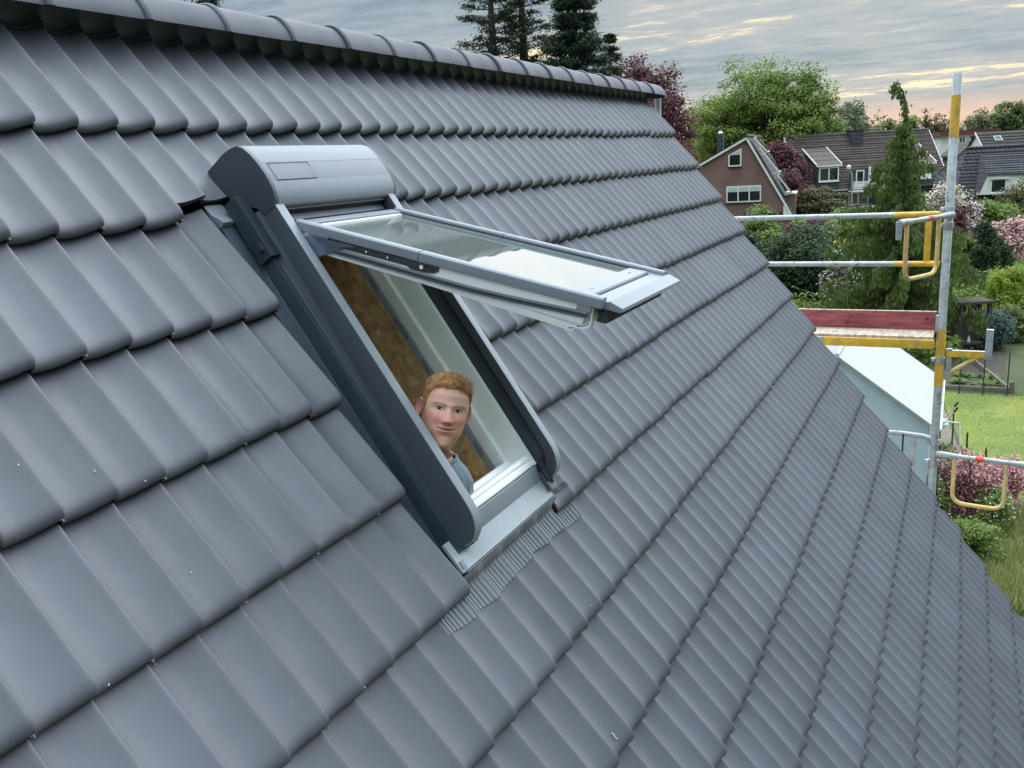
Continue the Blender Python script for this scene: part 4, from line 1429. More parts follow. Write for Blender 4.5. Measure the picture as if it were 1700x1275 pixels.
def scaffold():
    X0 = 1.0
    top = at_x(1592, 120, X0); px, py = X0, top.y
    py = -2.424
    s = empty('scaffold', (px, py, 0), label='galvanised and yellow tube scaffold with red toe board beyond the roof verge', cat='scaffold')
    inv = Matrix.Translation((-px, -py, 0))
    Lc = lambda p: inv @ Vector(p)
    zt = 8.075
    zy1, zy0 = at_x(1587, 158, X0).z, at_x(1578, 228, X0).z
    zb1, zb0 = at_x(1563, 545, X0).z, at_x(1557, 640, X0).z
    rp = .037
    b = MB(); b.tube([(0, 0, 0), (0, 0, zt - .01), (0, 0, zt)], [rp, rp, rp * .8], 18); b.build('standard', M['galv'], s, smooth=50)
    b = MB(); b.tube([(0, 0, zy0), (0, 0, zy1)], rp + .0025, 18); b.build('yellow_sleeve', M['yellow'], s, smooth=50)
    b = MB(); b.tube([(0, 0, zb0), (0, 0, zb1)], rp + .0025, 18); b.build('yellow_sleeve', M['yellow'], s, smooth=50)
    b = MB(); b.tube([(0, 0, zt - .08), (0, 0, zt + .0)], rp * .82, 16); b.build('spigot', M['galv'], s, smooth=50)
    # guard rails along the gable (towards the ridge)
    r = .0255
    for (yy, xa) in ((355, 1485), (438, 1484)):
        z = at_x(1568, yy, X0).z
        ye = at_x(xa, yy, X0).y - py
        b = MB(); b.tube([(0, ye, z), (0, 5.5, z)], r, 14); gr = b.build('guard_rail', M['galv'], s, smooth=50)
        b = MB(); b.tube([(0, .02 if yy == 355 else .05, z), (0, ye, z)], r + .001, 14); b.build('rail_sleeve', M['yellow'], gr, smooth=50)
    z1, z0 = at_x(1540, 362, X0).z, at_x(1540, 437, X0).z
    yb = at_x(1540, 400, X0).y - py
    b = MB(); b.box(-.006, .006, yb - .028, yb + .028, z0, z1); b.build('rail_plate', M['yellow'], s, bevel=.002)
    # second standard at the ridge end
    q = at_x(1092, 160, .34)
    b = MB(); b.tube([(-.66, q.y - py, 0), (-.66, q.y - py, 8.06)], .03, 14); b.build('standard', M['galv'], s, smooth=50)
    # deck: toe board, plank, edge beam
    zt1, zt0 = at_x(1550, 518, X0).z, at_x(1550, 547, X0).z
    b = MB(); b.box(-.018, .018, .05, 5.0, zt0, zt1); tb = b.build('toe_board', M['red_board'], s, bevel=.002)
    b = MB(); b.box(-.0165, .0165, .05, 5.0, zt1 + .0005, zt1 + .007); b.build('board_edge', M['plywood'], tb)
    b = MB()
    for yy, zz, rr in ((.13, .62, .020), (.83, .30, .026), (.80, .66, .016), (.47, .72, .009)):
        zc = zt0 + (zt1 - zt0) * zz
        b.add([(-.0195, yy, zc)] + [(-.0195, yy + rr * math.cos(a), zc + rr * .8 * math.sin(a)) for a in np.linspace(0, 2 * math.pi, 13)[:-1]], [(0, i + 1, (i + 1) % 12 + 1) for i in range(12)])
    b.build('board_knot', M['knot'], tb)
    b = MB(); b.box(-.03, .03, .02, .055, zt0 - .02, zt1 - .03); b.build('board_bracket', M['galv'], s, bevel=.004)
    # plank nearer than the board, tilts only by perspective
    pn = at_x(1553, 572, .66)
    b = MB(); b.box(-.36, .018, .06, 5.0, zt0 - .05, zt0 - .002); b.build('deck_plank', M['plywood'], s, bevel=.003)
    zb = zt0 - .055
    b = MB(); b.box(-.40, -.365, .05, 1.0, zb - .05, zb + .03); b.build('deck_beam', M['yellow'], s, bevel=.003)
    b = MB(); b.box(-.40, -.365, 1.003, 5.0, zb - .05, zb + .03); b.build('deck_beam', M['galv'], s, bevel=.003)
    # couplers
    for yy in (348, 375, 598, 735, 768):
        z = at_x(1566, yy, X0).z
        b = MB(); b.tube([(0, 0, z - .028), (0, 0, z + .028)], rp + .009, 16); b.box(-.02, .02, .035, .075, z - .018, z + .018); b.tube([(-.05, .05, z), (.05, .05, z)], .01, 8)
        b.build('coupler', M['galv'], s, bevel=.004)
    # swing gate, upper
    def gate(pa, pb, loop, tail):
        pa, pb = Vector(pa), Vector(pb)
        d = (pb - pa)
        g = MB()
        n = 12
        pts = [pa + d * (i / n) for i in range(n + 1)]
        rad = [.030, .032, .026, .02, .022, .0235, .0235, .0235, .022, .024, .030, .031, .030]
        g.tube([Lc(p) for p in pts], rad, 12)
        if tail: g.tube([Lc(pb + Vector((0, 0, .012))), Lc(pb - Vector((0, 0, .14)))], [.028, .024], 10)
        go = g.build('gate_bar', M['galv'], s, smooth=50)
        g = MB(); f0 = .40; g.tube([Lc(pa + d * f0), Lc(pa + d * (f0 + .085))], .0255, 12); g.build('red_band', M['red_tape'], go, smooth=50)
        f1, f2, dep = loop
        a0, b0 = pa + d * f1, pa + d * f2
        dn = Vector((0, 0, -dep))
        g = MB(); g.tube([Lc(p) for p in bezier_round([a0, a0 + dn, b0 + dn, b0], .11)], .0195, 12); g.build('gate_loop', M['pale_yellow'], go, smooth=60)
    zg = at_x(1580, 356, X0).z
    a = Vector((X0 - .03, py - .03, zg))
    # far end lower in the picture because it comes towards the camera
    e = at_z(1493, 371, zg - .01)
    gate(a, e, (.26, .86, .50), True)
    zg2 = at_x(1556, 752, X0).z
    a2 = Vector((X0 - .03, py - .02, zg2))
    e2 = at_z(1725, 775, zg2)
    gate(a2, e2, (.19, .70, .47), False)
    # console bracket towards the eaves
    zc = at_x(1600, 588, X0).z
    ye = at_x(1641, 588, X0).y - py
    b = MB(); b.box(-.02, .02, ye, -.05, zc - .028, zc + .028); cb = b.build('console_bracket', M['yellow'], s, bevel=.004)
    b = MB(); b.box(-.024, .024, ye - .03, ye + .03, zc - .04, zc + .24); b.build('console_stub', M['galv'], cb, bevel=.004)
    b = MB(); b.box(-.018, .018, -.10, -.055, zc - .22, zc + .05); b.build('console_post', M['galv'], cb, bevel=.004)
    b = MB(); b.tube([(0, -.06, zc - .2), (0, ye * .8, zc - .02)], .02, 8); b.build('console_brace', M['pale_yellow'], cb)
    b = MB(); b.box(-.021, .021, ye + .02, -.05, zc + .0285, zc + .034); b.build('console_top', M['galv'], cb)
    # lower frame seen over the verge
    zl = at_x(1515, 724, X0).z
    b = MB(); b.tube([(-.0, .0, zl - .02), (0, .12, zl + .01), (0, .3, zl + .02), (0, 3.0, zl + .02)], .024, 12); b.build('guard_rail', M['galv'], s, smooth=50)
    yq = at_x(1516, 735, X0).y - py
    b = MB(); b.box(-.012, .012, yq - .03, yq + .03, zl - 1.0, zl); b.build('rail_plate', M['galv'], s, bevel=.002)
    yq = at_x(1499, 735, X0).y - py
    b = MB(); b.box(-.03, -.012, yq - .008, yq + .008, zl - .30, zl + .02); b.build('cable_tie', M['black'], s)


scaffold()


# ================================================================== GARDEN SHED
def shed():
    nx, fx = 9.66, 13.45
    ye, yr_ = -2.235, -.56
    ze, zr = 2.40, 3.62
    s = empty('garden_shed', ((nx + fx) / 2, yr_, 0), label='pale blue garden shed with a ribbed white sheet roof beside the lawn', cat='shed')
    inv = Matrix.Translation((-(nx + fx) / 2, -yr_, 0))
    b = MB()
    # ribbed roof sheets, both slopes
    def slope(y0, z0, y1, z1, name):
        n = 26
        d = Vector((0, y1 - y0, z1 - z0)); nrm = Vector((0, -d.z, d.y)).normalized()
        if nrm.z < 0: nrm = -nrm
        P0, P1 = [], []
        xa, xb = nx - .12, fx + .1
        for i in range(n):
            for fr, o in ((0, 0), (.62, 0), (.70, .012), (.90, .012), (.98, 0)):
                x = xa + (xb - xa) * (i + fr) / n
                p = Vector((0, y0, z0)) + nrm * o
                P0.append(inv @ Vector((x, p.y, p.z))); P1.append(inv @ Vector((x, p.y + d.y, p.z + d.z)))
        dn = Vector((0, 0, -.035))
        b = MB(); b.grid([P0, P1]); b.grid([[p + dn for p in P0], [p + dn for p in P1]]); b.grid([P0, [p + dn for p in P0]])
        b.grid([[P0[0], P0[0] + dn], [P1[0], P1[0] + dn]]); b.grid([[P0[-1], P0[-1] + dn], [P1[-1], P1[-1] + dn]])
        return b.build(name, M['sheet_white'], s)
    slope(ye - .12, ze - .09, yr_, zr, 'roof')
    slope(2 * yr_ - ye + .12, ze - .09, yr_, zr, 'roof')
    b = MB(); b.tube([inv @ Vector((nx - .14, yr_, zr + .0)), inv @ Vector((fx + .1, yr_, zr + .0))], .045, 10); b.build('roof_ridge', M['sheet_white'], s, smooth=50)
    b = MB()
    y2 = 2 * yr_ - ye
    pr = [(nx, ye, 0), (nx, y2, 0), (nx, y2, ze - .03), (nx, yr_, zr - .06), (nx, ye, ze - .03)]
    b.prism([inv @ Vector(p) for p in pr], (0, 0, 0), (fx - nx, 0, 0)); b.build('wall', M['blue_wall'], s)
    # gutter with bright brackets
    gy, gz = ye - .13, ze - .14
    b = MB()
    pr = [(nx - .12, gy + .05 * math.cos(a), gz + .05 * math.sin(a)) for a in np.linspace(math.pi, 2 * math.pi, 9)] + [(nx - .12, gy + .044 * math.cos(a), gz + .044 * math.sin(a)) for a in np.linspace(2 * math.pi, math.pi, 9)]
    b.prism([inv @ Vector(p) for p in pr], (0, 0, 0), (fx - nx + .22, 0, 0)); g = b.build('gutter', M['galv'], s, smooth=40)
    for i in range(6):
        b = MB(); x = nx - .1 + i * .66
        b.box(x, x + .6, gy - .085, gy - .055, gz - .02, gz + .02, mat=inv); b.build('fascia_tile', M['sheet_white'], s, bevel=.003)
    b = MB(); b.box(nx + .05, nx + .1, ye - .20, ye - .05, .2, ze - .2, mat=inv); b.build('door_edge', M['dark_green'], s)
    b = MB(); b.tube([inv @ Vector((nx - .06, gy, gz - .06)), inv @ Vector((nx - .06, gy, .1))], .05, 10); b.build('downpipe', M['dark_green'], s, smooth=50)


shed()


# ================================================================== HOUSES
def win_unit(parent, x0, x1, z0, z1, y, panes=1, blind=0.0, slant=0.0, frame=.07, lower=None):
    """window as frame > panes, facing local -y"""
    b = MB()
    d = .06
    if slant:
        b.prism([(x0, y - d, z0), (x1, y - d, z0), (x1, y - d, z1), (x0, y - d, z1 - slant)], (0, 0, 0), (0, d, 0))
    else:
        b.box(x0, x1, y - d, y, z0, z1)
    f = b.build('window', M['house_white'], parent)
    w = (x1 - x0 - frame * (panes + 1)) / panes
    for i in range(panes):
        a = x0 + frame + i * (w + frame)
        b = MB()
        if slant:
            fz = lambda x: z1 - slant + slant * (x - x0) / (x1 - x0) - frame * 1.1
            b.add([(a, y - d - .004, z0 + frame), (a + w, y - d - .004, z0 + frame), (a + w, y - d - .004, fz(a + w)), (a, y - d - .004, fz(a))], [(0, 1, 2, 3)])
        else:
            b.box(a, a + w, y - d - .004, y - d + .01, z0 + frame, z1 - frame)
        b.build('pane', M['pane'], f)
        if blind:
            zb = z1 - frame - (z1 - z0) * blind
            b = MB()
            if slant:
                b.add([(a, y - d - .008, zb), (a + w, y - d - .008, zb), (a + w, y - d - .008, fz(a + w)), (a, y - d - .008, max(zb, fz(a)))], [(0, 1, 2, 3)])
            else:
                b.box(a, a + w, y - d - .008, y - d - .0045, zb, z1 - frame)
            b.build('blind', M['blind'], f)
    b = MB(); b.box(x0 - .05, x1 + .05, y - d - .06, y - d + .03, z0 - .06, z0 - .003); b.build('sill', M['house_white'] if not lower else M['lead'], f)
    return f


def brick_house():
    D = 60; k = D / FPX
    o = at_depth(1240, 228, D)
    rz = R(-84)
    h = empty('brick_house', (o.x, o.y, 0), rz, 'brown brick gable house with white windows and a slate chimney', 'house')
    zr = 8.45
    lx, lz = -6.2, zr - .52 * 6.2
    rx, rzv = 3.02, zr - 1.69 * 3.02
    dep = 10
    b = MB()
    b.prism([(lx, 0, 0), (rx - .12, 0, 0), (rx - .12, 0, rzv), (0, 0, zr - .08), (lx, 0, lz - .08)], (0, 0, 0), (0, dep, 0)); b.build('wall', M['brick'], h)
    rf = MB()
    rf.prism([(0, -.15, zr - .05), (0, -.15, zr + .12), (lx - .4, -.15, lz - .10), (lx - .4, -.15, lz - .28)], (0, 0, 0), (0, dep + .3, 0))
    rf.prism([(0, -.15, zr - .05), (0, -.15, zr + .12), (rx + .28, -.15, rzv - .35), (rx + .12, -.15, rzv - .42)], (0, 0, 0), (0, dep + .3, 0))
    r = rf.build('roof', M['dark_roof'], h)
    b = MB(); b.tube([(0, -.2, zr + .12), (0, dep + .2, zr + .12)], .11, 8); b.build('ridge', M['dark_roof'], r)
    for (x1, z1, dz) in ((lx - .4, lz - .2, 0), (rx + .16, rzv - .40, 0)):
        b = MB(); n = Vector((x1, 0, z1 - zr)).normalized(); pz = Vector((-n.z, 0, n.x)); pz = pz if pz.z > 0 else -pz
        p0 = Vector((0, -.19, zr + .0)); p1 = Vector((x1, -.19, z1))
        b.prism([p0 - pz * .10, p1 - pz * .10, p1 + pz * .03, p0 + pz * .03], (0, 0, 0), (0, .035, 0)); b.build('verge_board', M['house_white'], h)
    b = MB(); b.prism([(rx - .55, -.16, rzv + .55), (rx + .1, -.16, rzv - .40), (rx - .55, -.16, rzv - .40)], (0, 0, 0), (0, .1, 0)); b.build('eave_panel', M['house_white'], h)
    X = lambda px: (px - 1240) * k
    Z = lambda py: zr - (py - 228) * k
    win_unit(h, X(1210), X(1231.5), Z(273.5), Z(244.5), 0, 1, .28, .42, .09, True)
    win_unit(h, X(1207), X(1264), Z(333), Z(306), 0, 3, .28, 0, .085, True)
    win_unit(h, X(1246), X(1262), Z(402), Z(362), 0, 1, 0, 0, .08)
    b = MB(); b.box(X(1236), X(1300), -.12, .0, Z(356), Z(351)); b.build('awning_box', M['lead'], h)
    b = MB(); b.box(X(1183.5), X(1194.5), 2.2, 2.75, 5.5, Z(218)); c = b.build('chimney', M['slate'], h)
    b = MB(); b.tube([(X(1189), 2.47, Z(218)), (X(1189), 2.47, Z(215.5)), (X(1189), 2.47, Z(213.5))], [.17, .17, .06], 10); b.build('chimney_cowl', M['house_white'], c, smooth=40)
    # tilted solar collectors standing off the steep slope
    for (xa, ya, xb, yb) in ((1248, 229, 1270, 254), (1257, 245, 1289, 287), (1286, 291, 1309, 322)):
        p0 = Vector((X(xa) + .1, 0, Z(ya))); p1 = Vector((X(xb) + .1, 0, Z(yb)))
        d = (p1 - p0).normalized(); nn = Vector((-d.z, 0, d.x)); nn = nn if nn.x > 0 else -nn
        b = MB(); b.prism([p0, p1, p1 + nn * .1, p0 + nn * .1], (0, 0, 0), (0, 1.6, 0)); sc = b.build('solar_collector', M['house_white'], h)
        b = MB(); b.prism([p0 + nn * .103 + d * .06, p1 + nn * .103 - d * .06, p1 + nn * .108 - d * .06, p0 + nn * .108 + d * .06], (0, .05, 0), (0, 1.55, 0)); b.build('collector_glass', M['pane'], sc)
        b = MB(); b.prism([p1 - nn * .02 - d * .02, p1 - nn * .35 - d * .12, p1 - nn * .35 - d * .18, p1 - nn * .02 - d * .08], (0, 0, 0), (0, .06, 0)); b.build('collector_strut', M['house_white'], sc)
    b = MB(); b.box(X(1302), X(1318), .7, 3.0, 0, Z(324)); an = b.build('side_annex', M['brick'], h)
    b = MB(); b.box(X(1300.5), X(1319), .62, 3.1, Z(324) + .003, Z(321)); b.build('annex_coping', M['house_white'], an)


def row_house():
    D = 72; k = D / FPX
    o = at_depth(1335, 308, D)
    e = at_depth(1575, 300, D + 1.0)
    rz = math.atan2(e.y - o.y, e.x - o.x)
    h = empty('row_house', (o.x, o.y, 0), rz, 'long row house with brown tiled roof, dormers and white boarded balcony', 'house')
    X = lambda px: (px - 1335) * k
    Z = lambda py, px=1450: CAM.z - (py - (274 - .057 * (px - 850))) * k
    L = X(1583); ze = 4.15; zr = 8.5; yr_ = 3.6
    b = MB(); b.prism([(0, .4, 0), (0, 7.0, 0), (0, 7.0, ze - .2), (0, yr_, zr - .25), (0, .4, ze - .1)], (0, 0, 0), (L, 0, 0)); b.build('wall', M['slate'], h)
    b = MB()
    b.prism([(-.3, -.1, ze - .15), (-.3, -.1, ze), (-.3, yr_, zr), (-.3, 7.5, ze), (-.3, 7.5, ze - .15), (-.3, yr_, zr - .18)], (0, 0, 0), (L + .5, 0, 0))
    r = b.build('roof', M['row_roof'], h)
    b = MB(); b.tube([(-.3, yr_, zr + .02), (L + .2, yr_, zr + .02)], .1, 8); b.build('ridge', M['row_roof'], r)
    # relief courses of the tile rows
    for i in range(22):
        f = (i + .5) / 22
        y = -.1 + (yr_ + .1) * f; z = ze + (zr - ze) * f
        b = MB(); b.box(-.3, L + .2, y - .04, y + .02, z + .0, z + .045); b.build('tile_course', M['row_roof'], r)
    for xx in (-.36, L + .2):
        b = MB(); b.prism([(xx, -.1, ze - .15), (xx, -.1, ze + .05), (xx, yr_, zr + .05), (xx, yr_, zr - .2)], (0, 0, 0), (.06, 0, 0)); b.build('verge_board', M['house_white'], h)
    b = MB(); b.box(X(1441), X(1461), yr_ - .9, yr_ + .3, zr - 1.3, Z(215, 1450)); c = b.build('chimney', M['slate'], h)
    b = MB(); b.box(X(1440), X(1462), yr_ - .95, yr_ + .35, Z(215, 1450) + .003, Z(215, 1450) + .07); b.tube([(X(1453), yr_, Z(214)), (X(1453), yr_, Z(211))], .08, 8); b.build('chimney_cap', M['lead'], c)
    # dormers
    for (xa, xb, wa, wb, yt, yb, wt, wl, low) in ((1354, 1396, 1358.5, 1392.5, 243, 274, 276, 299, 0), (1520, 1559, 1518.5, 1552.5, 236, 270, 271, 294, 1)):
        pc = (xa + xb) / 2
        zt, zb = Z(yt, pc) - .1, Z(yb, pc)
        b = MB(); fy = lambda z: -.1 + (z - ze) / (zr - ze) * (yr_ + .1)
        b.prism([(X(xa), -.25, zb), (X(xa), -.25, zb + .09), (X(xa), fy(zt) + .1, zt + .05), (X(xa), fy(zt) + .3, zt - .05)], (0, 0, 0), (X(xb) - X(xa), 0, 0)); dm = b.build('dormer', M['row_roof'], h)
        b = MB(); b.prism([(X(xa) + .1, -.12, ze + .05), (X(xa) + .1, -.12, zb), (X(xa) + .1, fy(zb) + 1.4, zb + .6), (X(xa) + .1, fy(zb) + 1.0, zb - .4)], (0, 0, 0), (X(xb) - X(xa) - .2, 0, 0)); b.build('dormer_cheek', M['slate'], dm)
        b = MB(); b.box(X(xa) - .03, X(xb) + .03, -.29, -.255, zb - .06, zb + .08)
        for xx in (X(xa) - .05, X(xb) - .01):
            b.prism([(xx, -.27, zb + .02), (xx, -.27, zb + .14), (xx, fy(zt) + .05, zt + .10), (xx, fy(zt) + .05, zt)], (0, 0, 0), (.06, 0, 0))
        b.build('dormer_trim', M['house_white'], dm)
        win_unit(h, X(wa), X(wb), Z(wl, pc), Z(wt, pc), -.12, 2, 0, 0, .1)
        if low:
            b = MB(); b.box(X(wa), X(wb), -.21, -.185, Z(wl, pc) + .02, Z(wl, pc) + .38); b.build('window_panel', M['house_white'], h)
    # recessed terrace and balcony
    xb0, xb1 = X(1411), X(1503)
    b = MB(); b.box(xb0, xb1, -.24, -.112, Z(306), Z(278)); b.build('terrace_recess', M['slate'], h)
    win_unit(h, X(1421), X(1435), Z(304), Z(279.5), -.242, 1, 0, 0, .09)
    win_unit(h, X(1446), X(1452), Z(304), Z(279.5), -.242, 1, 0, 0, .05)
    win_unit(h, X(1469), X(1482), Z(304), Z(279.5), -.242, 1, 0, 0, .09)
    b = MB(); b.box(X(1438), X(1441), -.9, -.7, Z(305), Z(274)); b.build('folded_parasol', M['house_white'], h)
    b = MB(); b.box(X(1452), X(1457), -.8, -.6, Z(310), Z(278)); b.build('terrace_post', M['wood_dark'], h)
    bal = MB(); bal.box(X(1408), X(1504), -1.2, -.3, Z(312) - .1, Z(312)); balo = bal.build('balcony', M['house_white'], h)
    for i in range(4):
        z = Z(309.5) + i * .16
        for xa, xb in ((1408, 1452), (1457, 1504)):
            b = MB(); b.box(X(xa), X(xb), -1.24, -1.2, z, z + .135); b.build('plank', M['house_white'], balo)
    b = MB(); b.box(X(1452.5), X(1456.5), -1.26, -1.1, Z(311), Z(297)); b.build('balcony_post', M['red_fascia'], balo)
    win_unit(h, X(1416), X(1432), Z(336), Z(316), .39, 1, 0, 0, .06)
    win_unit(h, X(1433), X(1450), Z(336), Z(316), .39, 1, 0, 0, .06)
    for i in range(4):
        z = Z(347) + i * .13
        b = MB(); b.box(X(1418), X(1451), -1.24, -1.2, z, z + .11); b.build('plank', M['house_white'], balo)
    b = MB(); b.box(-.1, X(1408), -.16, -.11, ze - .16, ze - .05); b.build('gutter', M['galv'], h)


def grey_house():
    D = 62; k = D / FPX
    o = at_depth(1603, 332, D)
    e = at_depth(1703, 331, D - 1.5)
    rz = math.atan2(e.y - o.y, e.x - o.x)
    h = empty('grey_house', (o.x, o.y, 0), rz, 'grey house with dark hipped tile roof and wide white dormer at the right edge', 'house')
    X = lambda px: (px - 1603) * k
    Z = lambda py, px=1650: CAM.z - (py - (274 - .057 * (px - 850))) * k
    ze, zr = Z(331), Z(243)
    yr_ = 3.2; L = X(1790)
    xl = X(1583); xh = X(1553)
    zh = Z(288)
    b = MB(); b.box(xl + .3, L, .3, 7, 0, ze - .02); b.box(xh + .4, xl + .4, 2.2, 6.5, 0, zh - .1); b.build('wall', M['house_white'], h)
    b = MB()
    # front slope, hip, left slope, rear
    A = (0, yr_, zr); B = (L, yr_, zr); Cc = (L, 0, ze); Dd = (xl, 0, ze); E = (xh, yr_ - 1.0, zh); F_ = (xh, yr_ + 2.6, zh); Gg = (L, 2 * yr_ + .5, ze)
    b.add([A, B, Cc, Dd, E, F_, Gg], [(0, 3, 2, 1), (0, 4, 3), (0, 5, 4), (0, 1, 6, 5), (1, 2, 6)])
    r = b.build('roof', M['dark_roof'], h)
    b = MB(); b.tube([A, B], .09, 8); b.tube([A, E], .09, 8); b.build('ridge', M['dark_roof'], r)
    for i in range(16):
        f = (i + .5) / 16
        y = yr_ * f; z = ze + (zr - ze) * f; x = xl * (1 - f)
        b = MB(); b.box(x, L, y - .06, y + .0, z - .02, z + .04); b.build('tile_course', M['dark_roof'], r)
    for i in range(8):
        f = (i + .5) / 8
        p = Vector(E) * (1 - f) + Vector(A) * f; q = Vector(Dd) * (1 - f) + Vector(A) * f
        b = MB(); b.tube([p, q], .035, 5); b.build('tile_course', M['dark_roof'], r)
    # dormer
    zt, zb, zw = Z(256), Z(288), Z(318)
    fy = lambda z: (z - ze) / (zr - ze) * yr_
    b = MB(); b.prism([(X(1633), -.55, zb), (X(1633), -.55, zb + .12), (X(1623), fy(zt), zt + .06), (X(1623), fy(zt) + .3, zt - .1)], (0, 0, 0), (L - X(1633), 0, 0)); dm = b.build('dormer', M['dark_roof'], h)
    for i in range(9):
        f = (i + .5) / 9
        y = -.55 + (fy(zt) + .55) * f; z = zb + .12 + (zt - zb - .06) * f
        b = MB(); b.box(X(1633 - 10 * f), L, y - .06, y + .02, z - .01, z + .045); b.build('tile_course', M['dark_roof'], dm)
    b = MB(); b.prism([(X(1618), -.05, zw - .25), (X(1633), -.40, zb), (X(1622), fy(zt) + .1, zt), (X(1616), fy(zt) - .5, zt - 1.2)], (0, 0, 0), (.12, 0, 0)); b.build('dormer_cheek', M['slate'], dm)
    b = MB(); b.prism([(X(1622), -.42, zw), (X(1633), -.42, zb), (X(1695), -.42, zb), (X(1695), -.42, zw)], (0, 0, 0), (0, .3, 0)); b.build('dormer_wall', M['house_white'], dm)
    win_unit(h, X(1637), X(1660.5), Z(316), Z(293), -.43, 1, 0, 0, .1)
    win_unit(h, X(1695), X(1722), Z(316), Z(291), -.43, 1, 0, 0, .12)
    b = MB(); b.box(X(1636), X(1664), -.62, -.5, Z(293.5), Z(291)); b.build('shutter_case', M['house_white'], dm)
    for xa, xb in ((1558, 1562), (1566, 1571)):
        b = MB(); b.box(X(xa) + .9, X(xb) + .9, 2.12, 2.18, Z(320), Z(292)); b.build('window_shutter', M['house_white'], h)
    b = MB(); b.box(X(1591), X(1594), .9, 1.2, Z(278), Z(272)); b.build('roof_vent', M['lead'], r)


def far_houses():
    D = 112; k = D / FPX
    o = at_depth(1560, 260, D); e = at_depth(1650, 255, D)
    h = empty('flat_roof_block', (o.x, o.y, 0), math.atan2(e.y - o.y, e.x - o.x), 'distant white flat roofed block with a dark red fascia behind the roofs', 'building')
    X = lambda px: (px - 1560) * k
    Z = lambda py, px=1600: CAM.z - (py - (274 - .057 * (px - 850))) * k
    b = MB(); b.box(0, X(1652), 0, 9, 0, Z(224)); b.build('wall', M['house_white'], h)
    b = MB(); b.box(-.4, X(1655), -.6, 9.4, Z(224) + .003, Z(218.5)); b.build('fascia', M['red_fascia'], h)
    b = MB(); b.box(-.4, X(1655), -.62, 9.4, Z(218.5) + .003, Z(217)); b.build('roof', M['far_roof'], h)
    win_unit(h, X(1590), X(1601), Z(237), Z(227), 0, 2, 0, 0, .12)
    b = MB(); b.box(X(1604), X(1622), -1.2, -.01, Z(243), Z(234)); bl = b.build('balcony', M['pale_blue'], h)
    win_unit(h, X(1608), X(1621), Z(234), Z(224.5), 0, 2, 0, 0, .12)
    b = MB(); b.box(X(1612), X(1618), -.7, -.5, Z(233), Z(228)); b.build('balcony_screen', M['pale_blue'], bl)
    win_unit(h, X(1634), X(1643), Z(233), Z(227), 0, 1, 0, 0, .12)
    D = 86; k = D / FPX
    o = at_depth(1652, 250, D); e = at_depth(1752, 249, D)
    h = empty('brown_roof_house', (o.x, o.y, 0), math.atan2(e.y - o.y, e.x - o.x), 'far house with grey brown tile roof and one bright skylight at the upper right', 'house')
    X = lambda px: (px - 1652) * k
    zr, ze = Z2(217, k), Z2(270, k)
    L = X(1800)
    b = MB(); b.prism([(0, .2, 0), (0, 7, 0), (0, 7, ze - .1), (0, 3.6, zr - .2), (0, .2, ze - .1)], (0, 0, 0), (L, 0, 0)); b.build('wall', M['house_white'], h)
    b = MB(); b.prism([(-.2, 0, ze - .1), (-.2, 0, ze), (-.2, 3.6, zr), (-.2, 7.2, ze), (-.2, 7.2, ze - .1), (-.2, 3.6, zr - .15)], (0, 0, 0), (L + .3, 0, 0)); r = b.build('roof', M['far_roof'], h)
    b = MB(); b.prism([(-.27, 0, ze - .1), (-.27, 0, ze + .05), (-.27, 3.6, zr + .05), (-.27, 3.6, zr - .2)], (0, 0, 0), (.06, 0, 0)); b.build('verge_board', M['house_white'], h)
    for i in range(10):
        f = (i + 1) / 11
        b = MB(); b.box(-.2, L, 3.6 * f - .05, 3.6 * f, ze + (zr - ze) * f - .02, ze + (zr - ze) * f + .05); b.build('tile_course', M['far_roof'], r)
    f = .76
    mt = Matrix.Translation((X(1680), 3.6 * f, ze + (zr - ze) * f + .06)) @ Matrix.Rotation(math.atan2(zr - ze, 3.6), 4, 'X')
    b = MB(); b.box(-.38, .38, -.35, .35, 0, .06, mat=mt); sk = b.build('skylight', M['sheet_white'], r)
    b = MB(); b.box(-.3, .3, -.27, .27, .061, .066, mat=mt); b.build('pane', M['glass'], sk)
    D = 97; k = D / FPX
    o = at_depth(1632, 250, D)
    h = empty('small_gable_house', (o.x, o.y, 0), R(-62), 'small distant house with grey gable roof between the white block and brown roof', 'house')
    b = MB(); z1 = Z2(234, k); b.prism([(-1.4, 0, 0), (1.4, 0, 0), (1.4, 0, z1 - 1.2), (0, 0, z1), (-1.4, 0, z1 - 1.2)], (0, 0, 0), (0, 6, 0)); b.build('wall', M['wood_grey'], h)
    b = MB()
    for sg in (-1, 1):
        b.prism([(0, -.2, z1 + .02), (0, -.2, z1 + .14), (sg * 1.7, -.2, z1 - 1.32), (sg * 1.7, -.2, z1 - 1.46)], (0, 0, 0), (0, 6.4, 0))
    b.build('roof', M['far_roof'], h)


def Z2(py, k, px=1670):
    return CAM.z - (py - (274 - .057 * (px - 850))) * k


brick_house(); row_house(); grey_house(); far_houses()


# ================================================================== PLANTS
def rand_dirs(n):
    d = rng.normal(0, 1, (n, 3))
    return d / np.linalg.norm(d, axis=1)[:, None]


def leaf_quads(P, size, upbias=.5, aspect=1.7, jitter=.35, nrm=None):
    """diamond shaped leaves at points P"""
    n = len(P)
    nn = rand_dirs(n)
    nn[:, 2] = np.abs(nn[:, 2]) + upbias
    if nrm is not None: nn = nn + nrm * .8
    nn /= np.linalg.norm(nn, axis=1)[:, None]
    a = np.cross(nn, rand_dirs(n)); a /= np.linalg.norm(a, axis=1)[:, None] + 1e-9
    b = np.cross(nn, a)
    s = size * rng.uniform(1 - jitter, 1 + jitter, n)[:, None]
    V = np.stack([P - a * s * aspect * .5, P + b * s * .5 - nn * s * .12, P + a * s * aspect * .5, P - b * s * .5 - nn * s * .12], 1)
    return V


